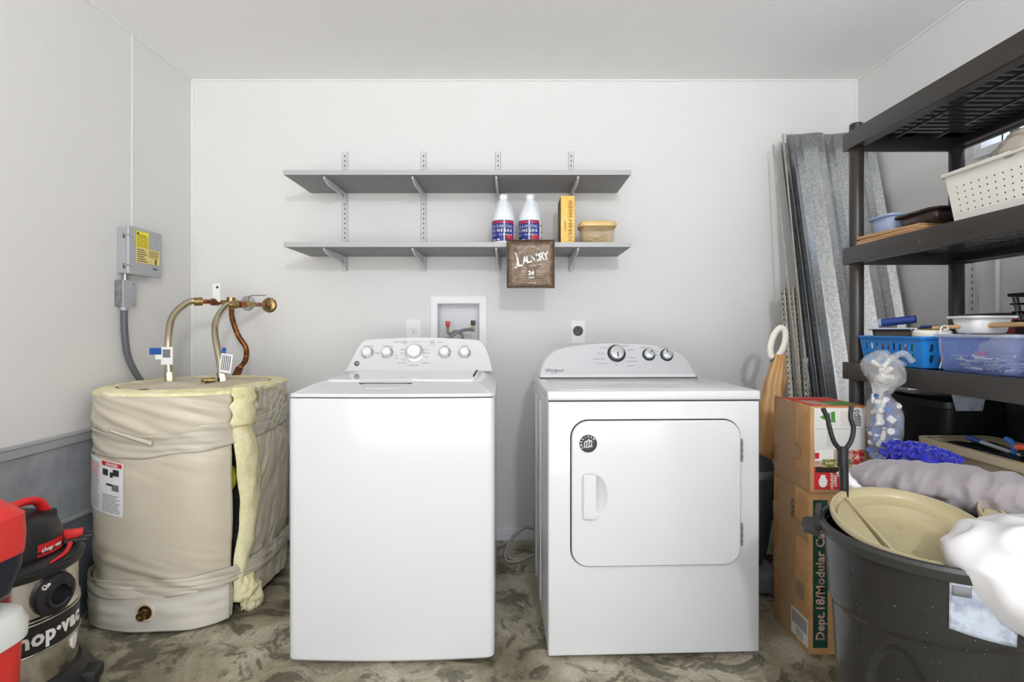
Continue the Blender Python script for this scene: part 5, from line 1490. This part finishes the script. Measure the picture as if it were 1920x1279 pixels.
for k in range(240):
    a = random.uniform(0, 2 * PI); b = random.uniform(-0.9, 0.9)
    p = Vector((0.036 * math.cos(a) * math.sqrt(1 - b * b), 0.12 * b, 0.031 * math.sin(a) * math.sqrt(1 - b * b)))
    q = p + Vector((math.cos(a), random.uniform(-0.5, 0.5), math.sin(a))) * 0.016
    m.tube([p, q], lambda u: 0.0055, 'duster', 6, smooth=False)
tag(m.build('duster'), 'deep blue chenille duster lying behind the grey blanket', 'duster', loc=(1.190, 1.560, 0.742), rotz=R(10))
# rolled blanket: tapered roll lying from the can rim to the tote
t0 = Vector((0.985, 1.475, 0.715)); t1 = Vector((1.19, 1.13, 0.735))
m = MB()
def roll(u, v):
    a = 2 * PI * u
    p = Vector((0.965, 1.52, 0.700)).lerp(Vector((1.212, 1.22, 0.728)), v)
    ax = Vector((0.247, -0.30, 0)).normalized(); sd = Vector((ax.y * -1, ax.x, 0)) * -1
    r = 0.060 * (0.55 + 0.45 * min(1, v * 7)) * (1 + 0.15 * math.sin(v * PI)) * (0.8 + 0.2 * min(1, (1 - v) * 9))
    w = 0.010 * nz(v * 15 + math.sin(a), a * 0.9, 3) + 0.016 * (1 - 2 * abs(nz(v * 9 - a * 0.4, math.cos(a) * 1.2, 8))) * 0.6
    rr = r + w
    return p + sd * (rr * 1.25 * math.cos(a)) + Vector((0, 0, rr * math.sin(a) * 0.80))
rw = m.grid(roll, 48, 120, 'blanket', closed=True); m.cap(rw[0], 'blanket', True); m.cap(rw[-1], 'blanket')
tag(m.build('blanket', smooth=80), 'rolled lilac-grey quilted blanket lying behind the trash can', 'blanket')

# ================================================================== TRASH CAN AND CONTENTS
CX, CY, CR, CH = 0.945, 1.205, 0.225, 0.662
t = thing('trash_can', 'large black plastic trash can with dusty rim at lower right', 'trash can', (CX, CY, 0))
def canr(phi, z):
    k = z / CH
    r = 0.168 + 0.035 * k
    # stepped shoulder that sweeps down across the front
    zs = 0.505 - 0.02 * math.cos(phi - R(-120))
    r += 0.007 / (1 + math.exp(-(z - zs) * 400))
    # arched recess on four sides
    q = (phi - R(-55) + PI / 4) % (PI / 2); q = q - PI / 4
    wdt = R(19)
    arch = 0.475 - 0.10 * (q / wdt) ** 2 if abs(q) < wdt else 0
    if abs(q) < wdt and z < arch: 
        e = min((wdt - abs(q)) / R(3), (arch - z) / 0.015, 1.0); r -= 0.011 * e
    return r
def cp(phi, z, dr=0.0):
    r = canr(phi, z) + dr
    return (r * math.sin(phi), -r * math.cos(phi), z)
m = MB()
rw = m.grid(lambda u, v: cp(2 * PI * u, 0.006 + v * (CH - 0.02)), 180, 120, 'can_black', closed=True); m.cap(rw[0], 'can_black', True)
m.build('body', t, smooth=50, solid=0.004)
m = MB(); m.lathe([(CR - 0.016, CH - 0.022), (CR - 0.006, CH - 0.024), (CR - 0.002, CH - 0.012), (CR, CH - 0.004), (CR - 0.004, CH + 0.003), (CR - 0.012, CH + 0.004), (CR - 0.016, CH)], mat='can_rim', seg=96, cap=False)
m.build('rim', t)
for ang in (-122, 58):
    a = R(ang); m = MB()
    A_ = frame(((CR - 0.008) * math.sin(a), -(CR - 0.008) * math.cos(a), CH - 0.030), (math.cos(a), math.sin(a), 0), (math.sin(a), -math.cos(a), 0))
    m.plate([(-0.060, 0), (0.060, 0), (0.045, 0.034), (0.030, 0.042), (-0.030, 0.042), (-0.045, 0.034)], [], 0.006, -0.006, 'can_rim', A_)
    m.plate([(-0.050, 0.0), (0.050, 0.0), (0.040, 0.012), (-0.040, 0.012)], [], -0.004, -0.045, 'can_rim', A_)
    m.build('handle', t)
m = MB()
m.grid(lambda u, v: cp(R(-31) + R(30) * u, 0.545 + 0.093 * v - 0.02 * u * (1 - v), 0.0045), 20, 12, 'sticker'); 
m.grid(lambda u, v: cp(R(-30) + R(8) * u, 0.612 + 0.020 * v, 0.0055), 6, 2, 'ink_grey')
m.build('sticker', t, smooth=60, solid=0.001)
def disc_lid(label, c, r, nrm, rot):
    t = thing('bucket_lid', label, 'lid', c, group='beige lids in the trash can')
    z = Vector(nrm).normalized(); x = Vector((math.cos(rot), math.sin(rot), 0)); x = (x - z * x.dot(z)).normalized(); y = z.cross(x)
    A_ = Matrix((x, y, z)).transposed().to_4x4()
    m = MB()
    m.lathe([(r * 1.0, -0.006), (r * 1.02, 0.0), (r * 1.015, 0.008), (r * 0.985, 0.009), (r * 0.96, -0.006), (r * 0.93, -0.010), (r * 0.72, -0.014), (r * 0.66, -0.034), (r * 0.62, -0.037), (r * 0.3, -0.038), (0, -0.038)], seg=96, mat='lid_beige', axis=A_, cap=False)
    m.build('dish', t, solid=0.002)
    m = MB(); m.lathe([(r * 1.02, -0.004), (r * 1.035, 0.002), (r * 1.025, 0.009), (r * 1.005, 0.009)], seg=96, mat='tote_rim', axis=A_, cap=False); m.build('rim', t, solid=0.002)
    m = MB()
    m.T = A_
    # flat bevelled flap across the left of the dish, with a ridge
    pts = [(r * 0.93 * math.cos(R(k)), r * 0.93 * math.sin(R(k))) for k in range(128, 233, 7)]
    m.plate(pts, [], -0.004, -0.014, 'lid_beige'); x0 = pts[0][0]
    m.box(x0 - 0.002, x0 + 0.004, -pts[0][1], pts[0][1], -0.014, 0.002, 'tote_rim')
    for (px, py) in ((0.01, 0.05), (0.05, -0.03), (-0.01, -0.05)):
        m.plate(circle(px, py, 0.007, 16), [circle(px, py, 0.005, 16)], -0.0355, -0.0385, 'lid_beige')
    m.build('ridge', t)
    return t
disc_lid('large beige lid tilted inside the black trash can', (0.894, 1.205, 0.678), 0.150, (-0.03, -0.22, 1), R(-8))
disc_lid('second beige lid mostly behind white bag at right edge', (1.150, 1.150, 0.700), 0.110, (-0.10, -0.22, 1), R(-20))
# white plastic bag draped over the rim
m = MB()
def wbag(p, d):
    q = Vector(p)
    if d.z < 0: q.z *= 1.5 + 0.9 * max(0, d.x * 0.6 - d.y * 0.6)
    q.x += -0.25 * q.z
    return q
m.blob((0, 0, 0), (0.150, 0.120, 0.090), 'film_white', 0.14, 7, 72, 44, fn=wbag, seed=1.5)
tag(m.build('white_bag', smooth=80), 'white plastic bag slumped over the trash can rim', 'bag', loc=(1.015, 1.015, 0.668))
# Y-shaped grabber
t = thing('grabber_fork', 'black Y-shaped fork on a pole standing in trash can', 'fork', (0.832, 1.345, 0.05))
m = MB()
m.tube([(0.03, -0.03, 0.0), (0.0, 0.0, 0.62)], 0.0085, 'plastic_black', 14, smooth=False); m.cyl((0.003, -0.004, 0.50), (0.0, 0, 0.735), 0.0085, 'plastic_black', 14, 0.011)
m.build('pole', t)
m = MB()
Y = Vector((-0.002, 0.0, 0.765))
m.tube([Y + Vector((0, 0, -0.04)), Y, Y + Vector((0.0, 0, 0.008))], 0.0125, 'plastic_black', 12)
m.tube([Y + Vector((0.0, 0, -0.005)), Y + Vector((-0.022, 0, 0.022)), Y + Vector((-0.034, 0, 0.060)), Y + Vector((-0.038, 0, 0.080)), Y + Vector((-0.050, 0, 0.106))], 0.0058, 'plastic_black', 10)
m.tube([Y + Vector((0.0, 0, -0.005)), Y + Vector((0.020, 0, 0.022)), Y + Vector((0.027, 0, 0.055)), Y + Vector((0.020, 0, 0.082)), Y + Vector((0.022, 0, 0.112))], 0.0058, 'plastic_black', 10)
m.build('fork_head', t)
m = MB(); m.tube([(0, 0, 0), (0.02, -0.02, -0.035), (0.06, -0.04, -0.075), (0.10, -0.06, -0.13)], lambda u: 0.014 + 0.004 * nz(u * 12, 1, 1), 'film_white', 14, 10)
tag(m.build('wrapped_pole', smooth=70), 'white crinkled plastic tube leaning beside the black fork', 'tube', loc=(0.855, 1.395, 0.752))

# ================================================================== CARDBOARD BOXES
def cbox(name, label, x0, x1, y0, y1, z0, z1, group=None):
    t = thing(name, label, 'box', (x0, y0, z0), group=group)
    w, d, h = x1 - x0, y1 - y0, z1 - z0
    m = MB(); m.box(0, w, 0, d, 0, h, 'cardboard', 0.004, 2); m.build('body', t)
    return t, w, d, h
BX0, BX1, BY0, BY1 = 1.016, 1.222, 1.835, 2.085
t, w, d, h = cbox('cardboard_box', 'lower tall cardboard box with dark green printed strip', BX0, BX1, BY0, BY1, 0.0, 0.556, 'stacked cardboard boxes')
m = MB()
m.box(0.014, 0.064, -0.0010, 0.001, 0.025, 0.533, 'dark_green')
m.build('green_strip', t)
m = MB(); m.text('Dept.18/Modular Cat', 0.042, frame((0.040, -0.0014, 0.050), (0, 0, 1), (-1, 0, 0)), 'photo_pink', align='LEFT', bold=0.0010, ext=0.0003, spacing=1.05, sx=1.0)
m.build('lettering', t)
L = frame((0, 0, 0), (0, -1, 0), (0, 0, 1))     # left side: x towards camera (local y = -x)
m = MB()
m.plate([(-0.115, 0.02), (-0.006, 0.02), (-0.006, 0.115), (-0.115, 0.115)], [], 0.0012, 0, 'box_white', L)
for k in range(14): m.plate([(-0.108 + k * 0.0072, 0.062), (-0.105 + k * 0.0072, 0.062), (-0.105 + k * 0.0072, 0.108), (-0.108 + k * 0.0072, 0.108)], [], 0.0016, 0, 'ink', L)
for k in range(3): m.text('CARTON', 0.012, L @ Matrix.Translation((-0.06, 0.05 - k * 0.010, 0.0014)), 'ink', ext=0.0001)
m.build('barcode_label', t)
m = MB()
for y0, y1 in ((-0.190, -0.085),):
    m.plate([(y0, 0.0), (y1, 0.0), (y1, h), (y0, h)], [], 0.0010, 0, 'tape_brown', L)
m.plate([(-d, 0.40), (-0.002, 0.38), (-0.002, 0.44), (-d, 0.455)], [], 0.0014, 0, 'tape_brown', L)
m.plate([(-d, 0.20), (-0.09, 0.20), (-0.09, 0.245), (-d, 0.25)], [], 0.0014, 0, 'tape_brown', L)
m.build('packing_tape', t)
m = MB()
m.text('CHG', 0.03, frame((-0.0018, 0.105, 0.47), (0, 0, -1), (0, -1, 0)), 'ink', ext=0.0001, bold=0.0005)
for k in range(9): m.plate([(-0.085, 0.17 + k * 0.007), (-0.030, 0.17 + k * 0.007), (-0.030, 0.173 + k * 0.007), (-0.085, 0.173 + k * 0.007)], [], 0.0013, 0, 'ink_grey', L)
m.build('side_print', t)
t, w, d, h = cbox('cardboard_box', 'upper taped cardboard box printed with a Christmas tree', BX0 + 0.002, BX1 + 0.002, BY0 - 0.004, BY1, 0.557, 0.856, 'stacked cardboard boxes')
m = MB()
m.box(0.014, w - 0.018, -0.0010, 0.001, 0.150, h - 0.006, 'box_white')
m.build('white_label', t)
m = MB()
yy = -0.0016
def fr(pts, mat, dd=0.0): m.plate(pts, [], 0.0016 + dd, 0, mat, frame((0, 0, 0), (1, 0, 0), (0, 0, 1)))
fr([(0.032, 0.262), (0.050, 0.272), (0.050, 0.252)], 'green'); fr([(0.052, 0.274), (0.068, 0.277), (0.068, 0.246), (0.052, 0.250)], 'green'); fr([(0.071, 0.280), (0.084, 0.282), (0.086, 0.243), (0.071, 0.246)], 'green')
for k in range(7): fr([(0.150, 0.232 + k * 0.005), (0.174, 0.232 + k * 0.005), (0.174, 0.235 + k * 0.005), (0.150, 0.235 + k * 0.005)], 'ink')
m.text('20', 0.026, frame((0.160, -0.0018, 0.276), (0, 0, 1), (-1, 0, 0)), 'ink', ext=0.0001, bold=0.0004)
for k in range(7): fr([(0.105 + k * 0.006, 0.232), (0.106 + k * 0.006, 0.232), (0.106 + k * 0.006, 0.284), (0.105 + k * 0.006, 0.284)], 'photo_pink')
fr([(0.020, 0.221), (0.180, 0.222), (0.180, 0.223), (0.020, 0.222)], 'ink_grey')
for k in range(3): fr([(0.060 + k * 0.008, 0.16), (0.061 + k * 0.008, 0.16), (0.061 + k * 0.008, 0.21), (0.060 + k * 0.008, 0.21)], 'ink_grey')
m.build('tree_print', t)
m = MB()
def fr2(x0, x1, z0, z1, mat, dd=0.0): m.box(x0, x1, -0.0014 - dd, 0.001, z0, z1, mat)
fr2(0.014, w - 0.018, 0.090, 0.150, 'photo_pink'); fr2(0.014, w - 0.022, 0.014, 0.092, 'box_red', 0.0002)
fr2(0.016, 0.08, 0.112, 0.150, 'ink_white', 0.0004); fr2(0.016, 0.030, 0.12, 0.140, 'box_red', 0.0006)
fr2(0.018, 0.14, 0.072, 0.092, 'tray_brown', 0.0004); fr2(0.040, w - 0.040, 0.090, 0.118, 'green_dots', 0.0006); fr2(w - 0.062, w - 0.022, 0.06, 0.150, 'red_dots', 0.0008)
pts = [(0.030, 0.030), (0.038, 0.022), (0.048, 0.022), (0.056, 0.030), (0.058, 0.045), (0.052, 0.055), (0.050, 0.064), (0.036, 0.064), (0.034, 0.055), (0.028, 0.045)]
m.plate(pts, [], 0.0026, 0, 'ink_white', frame((0, 0, 0), (1, 0, 0), (0, 0, 1)))
for k, s in enumerate(('HOLIDAY', 'LIVING')): m.text(s, 0.013, frame((0.074 + k * 0.012, -0.0022, 0.044), (0, 0, 1), (-1, 0, 0)), 'ink_white', ext=0.0001, bold=0.0004)
m.build('red_print', t)
m = MB()
m.grid(lambda u, v: (-0.0012 - 0.0012 * abs(nz(u * 3, v * 9, 2)), 0.10 + 0.12 * u, v * (h + 0.001)), 10, 30, 'tape_brown')
m.grid(lambda u, v: (-0.0022, 0.06 + 0.19 * u, 0.10 + 0.05 * v + 0.02 * u), 6, 4, 'tape_brown')
m.grid(lambda u, v: (-0.0022, 0.002 + 0.246 * u, 0.012 + 0.05 * v - 0.01 * u), 6, 4, 'tape_brown')
m.box(0.0, w, 0.075, 0.135, h - 0.001, h + 0.0008, 'tape_brown')
m.build('packing_tape', t, smooth=40)
m = MB()
m.box(0.012, w - 0.012, 0.01, d - 0.03, h - 0.001, h + 0.0012, 'box_red'); m.box(0.09, w - 0.02, 0.02, 0.12, h, h + 0.0016, 'green'); m.box(0.03, 0.09, 0.03, 0.14, h, h + 0.0017, 'photo_pink')
m.build('top_print', t)
m = MB(); m.grid(lambda u, v: (-0.006 + 0.03 * u, 0.215 + 0.03 * v, h + 0.002 + 0.018 * (1 - u) * nz(v * 5 + 2, 1, 1) + 0.006 * (1 - u)), 6, 6, 'tape_brown')
m.build('loose_flap', t, solid=0.001)

# ================================================================== SHEET METAL LEANING IN THE CORNER
def corrug(label, x0, x1, ytop, ybot, ztop, phase, group, dark=0):
    t = None
    m = MB()
    def prof(s):
        # trapezoid wave, period 0.135
        q = (s / 0.160 + phase) % 1.0
        if q < 0.24: return 0.0
        if q < 0.50: return (q - 0.24) / 0.26
        if q < 0.74: return 1.0
        return 1 - (q - 0.74) / 0.26
    L_ = math.hypot(ztop, ybot - ytop)
    nrm = Vector((0, -ztop, -(ytop - ybot))).normalized() if True else None
    nrm = Vector((0, -ztop / L_, (ybot - ytop) / L_ * -1))
    def g(u, v):
        x = x0 + (x1 - x0) * u
        b = Vector((x, ybot + (ytop - ybot) * v, ztop * v + 0.004))
        return b + Vector((0, -1, -0.2)).normalized() * (0.050 * prof(x - x0) + 0.002 * nz(x * 20, v * 6, 2))
    m.grid(g, 96, 8, 'galvanised')
    o = m.build('corrugated_sheet', smooth=25, solid=0.0012)
    return tag(o, label, 'metal sheet', group)
G = 'corrugated metal sheets leaning in the back right corner'
corrug('front corrugated metal sheet with wide ribs, leaning behind rack', 1.384, 1.800, 2.70, 2.20, 2.105, 0.80, G)
corrug('middle corrugated metal sheet, its edge showing left of front sheet', 1.372, 1.790, 2.735, 2.25, 2.115, 0.78, G)
corrug('rearmost corrugated metal sheet, nearest the back wall', 1.360, 1.780, 2.77, 2.30, 2.085, 0.76, G)
def strip(label, x, w, ytop, ybot, ztop, xt=0.0, group='narrow perforated strips beside the metal sheets'):
    m = MB()
    top = Vector((x + xt, ytop, ztop)); bot = Vector((x, ybot, 0.003))
    ax = (top - bot).normalized()
    sx_ = Vector((1, 0, 0)); nn = ax.cross(sx_).normalized()
    L_ = (top - bot).length
    def P(a, b, c): return bot + ax * a + sx_ * b + nn * c
    mi = m.mi('bead')
    for (b0, c0, b1, c1) in ((-w / 2, 0.0, 0, -0.012), (0, -0.012, w / 2, 0.0)):
        m.f([m.v(P(0, b0, c0)), m.v(P(0, b1, c1)), m.v(P(L_, b1, c1)), m.v(P(L_, b0, c0))], mi)
    m.tube([P(0, 0, -0.012), P(L_, 0, -0.012)], 0.0022, 'bead', 6, smooth=False)
    k = 0
    while k * 0.026 < L_ - 0.02:
        for sgn in (-1, 1):
            c_ = P(0.01 + k * 0.026, sgn * w * 0.30, -0.0055)
            m.blob(c_, (0.0028, 0.0028, 0.0050), 'gap', 0, 1, 6, 4)
        k += 1
    return tag(m.build('corner_bead', solid=0.0008, weld=False), label, 'metal strip', group)
strip('left tall perforated metal strip beside the white loop handle', 1.322, 0.032, 2.64, 2.42, 1.325, 0.012)
strip('right tall perforated metal strip against corrugated sheet edges', 1.356, 0.034, 2.62, 2.40, 1.325, 0.010)
strip('shortest perforated metal strip, in front of the taller two', 1.340, 0.030, 2.50, 2.36, 0.985, 0.030)
def flat_strip(label, x, ytop, ybot, ztop, xt):
    m = MB()
    m.tube([(x, ybot, 0.01), (x + xt, ytop, ztop)], 0.008, 'bead', 6, smooth=False, flat=0.35)
    tag(m.build('metal_strip'), label, 'metal strip', 'thin metal strips beside the corrugated sheets')
flat_strip('tall thin metal strip at far left of corrugated sheets', 1.345, 2.74, 2.34, 2.07, -0.012)
flat_strip('tall thin metal strip next to the corrugated sheet edge', 1.360, 2.70, 2.31, 2.11, 0.002)

# ================================================================== UPRIGHT VACUUM AND BROWN BAG BEHIND THE DRYER
t = thing('upright_vacuum', 'grey upright vacuum with white loop handle behind the dryer', 'vacuum', (1.03, 2.36, 0))
m = MB(); m.box(-0.13, 0.10, -0.14, 0.12, 0.01, 0.10, 'grey_mid', 0.03, 4); m.build('floor_head', t)
m = MB(); m.lathe([(0.06, 0.10), (0.085, 0.16), (0.105, 0.30), (0.118, 0.42), (0.118, 0.50), (0.10, 0.56), (0.06, 0.60)], (0.0, 0, 0), 36, 'grey_dark'); m.build('body', t)
m = MB(); m.lathe([(0.119, 0.485), (0.123, 0.495), (0.123, 0.512), (0.119, 0.520)], (0, 0, 0), 36, 'grey_mid', cap=False)
for k in range(7): m.tube([(0.104 * math.cos(R(-40)) , 0.104 * math.sin(R(-40)) - 0.0, 0.30 + 0.022 * k), (0.112, -0.03, 0.31 + 0.022 * k)], 0.004, 'grey_mid', 6)
m.build('trim_band', t)
m = MB(); m.tube([(0.02, 0, 0.58), (0.09, 0, 0.80), (0.122, 0, 1.00)], 0.012, 'grey_dark', 12); m.build('shaft', t)
m = MB()
lp = [(0.140 + 0.030 * math.cos(R(a)) + 0.016 * math.sin(R(a)), 0, 1.062 + 0.066 * math.sin(R(a))) for a in range(-100, 281, 20)]
m.tube(lp, 0.0105, 'tape_white', 12, 4, flat=1.3)
m.build('loop_handle', t)
m = MB()
def bb_(u, v):
    a = 2 * PI * u; z = 0.56 + 0.45 * v
    r = 0.012 + 0.052 * (1 - v) ** 0.65 + 0.006 * math.sin(a * 5 + v * 3) * (0.4 + v)
    if v < 0.08: r *= 0.75 + 3 * v
    cx = 0.055 + 0.085 * v
    return (cx + 1.1 * r * math.cos(a) + 0.008 * nz(v * 6, u * 5, 1), 1.0 * r * math.sin(a) - 0.02, z)
rw = m.grid(bb_, 48, 60, 'bag_brown', closed=True); m.cap(rw[0], 'bag_brown', True)
tag(m.build('brown_bag', smooth=80), 'crumpled brown plastic bag tied below the white loop handle', 'bag', loc=(1.03, 2.36, 0))
t = thing('floor_register', 'dark slatted floor vent between dryer and boxes', 'vent', (1.22, 2.60, 0.0))
m = MB(); m.box(-0.10, 0.10, -0.045, 0.045, 0, 0.006, 'grey_dark', 0.002); m.build('frame', t)
m = MB()
for k in range(6): m.box(-0.085, 0.085, -0.036 + k * 0.013, -0.031 + k * 0.013, 0.006, 0.010, 'tray_brown')
m.build('slats', t, smooth=0)
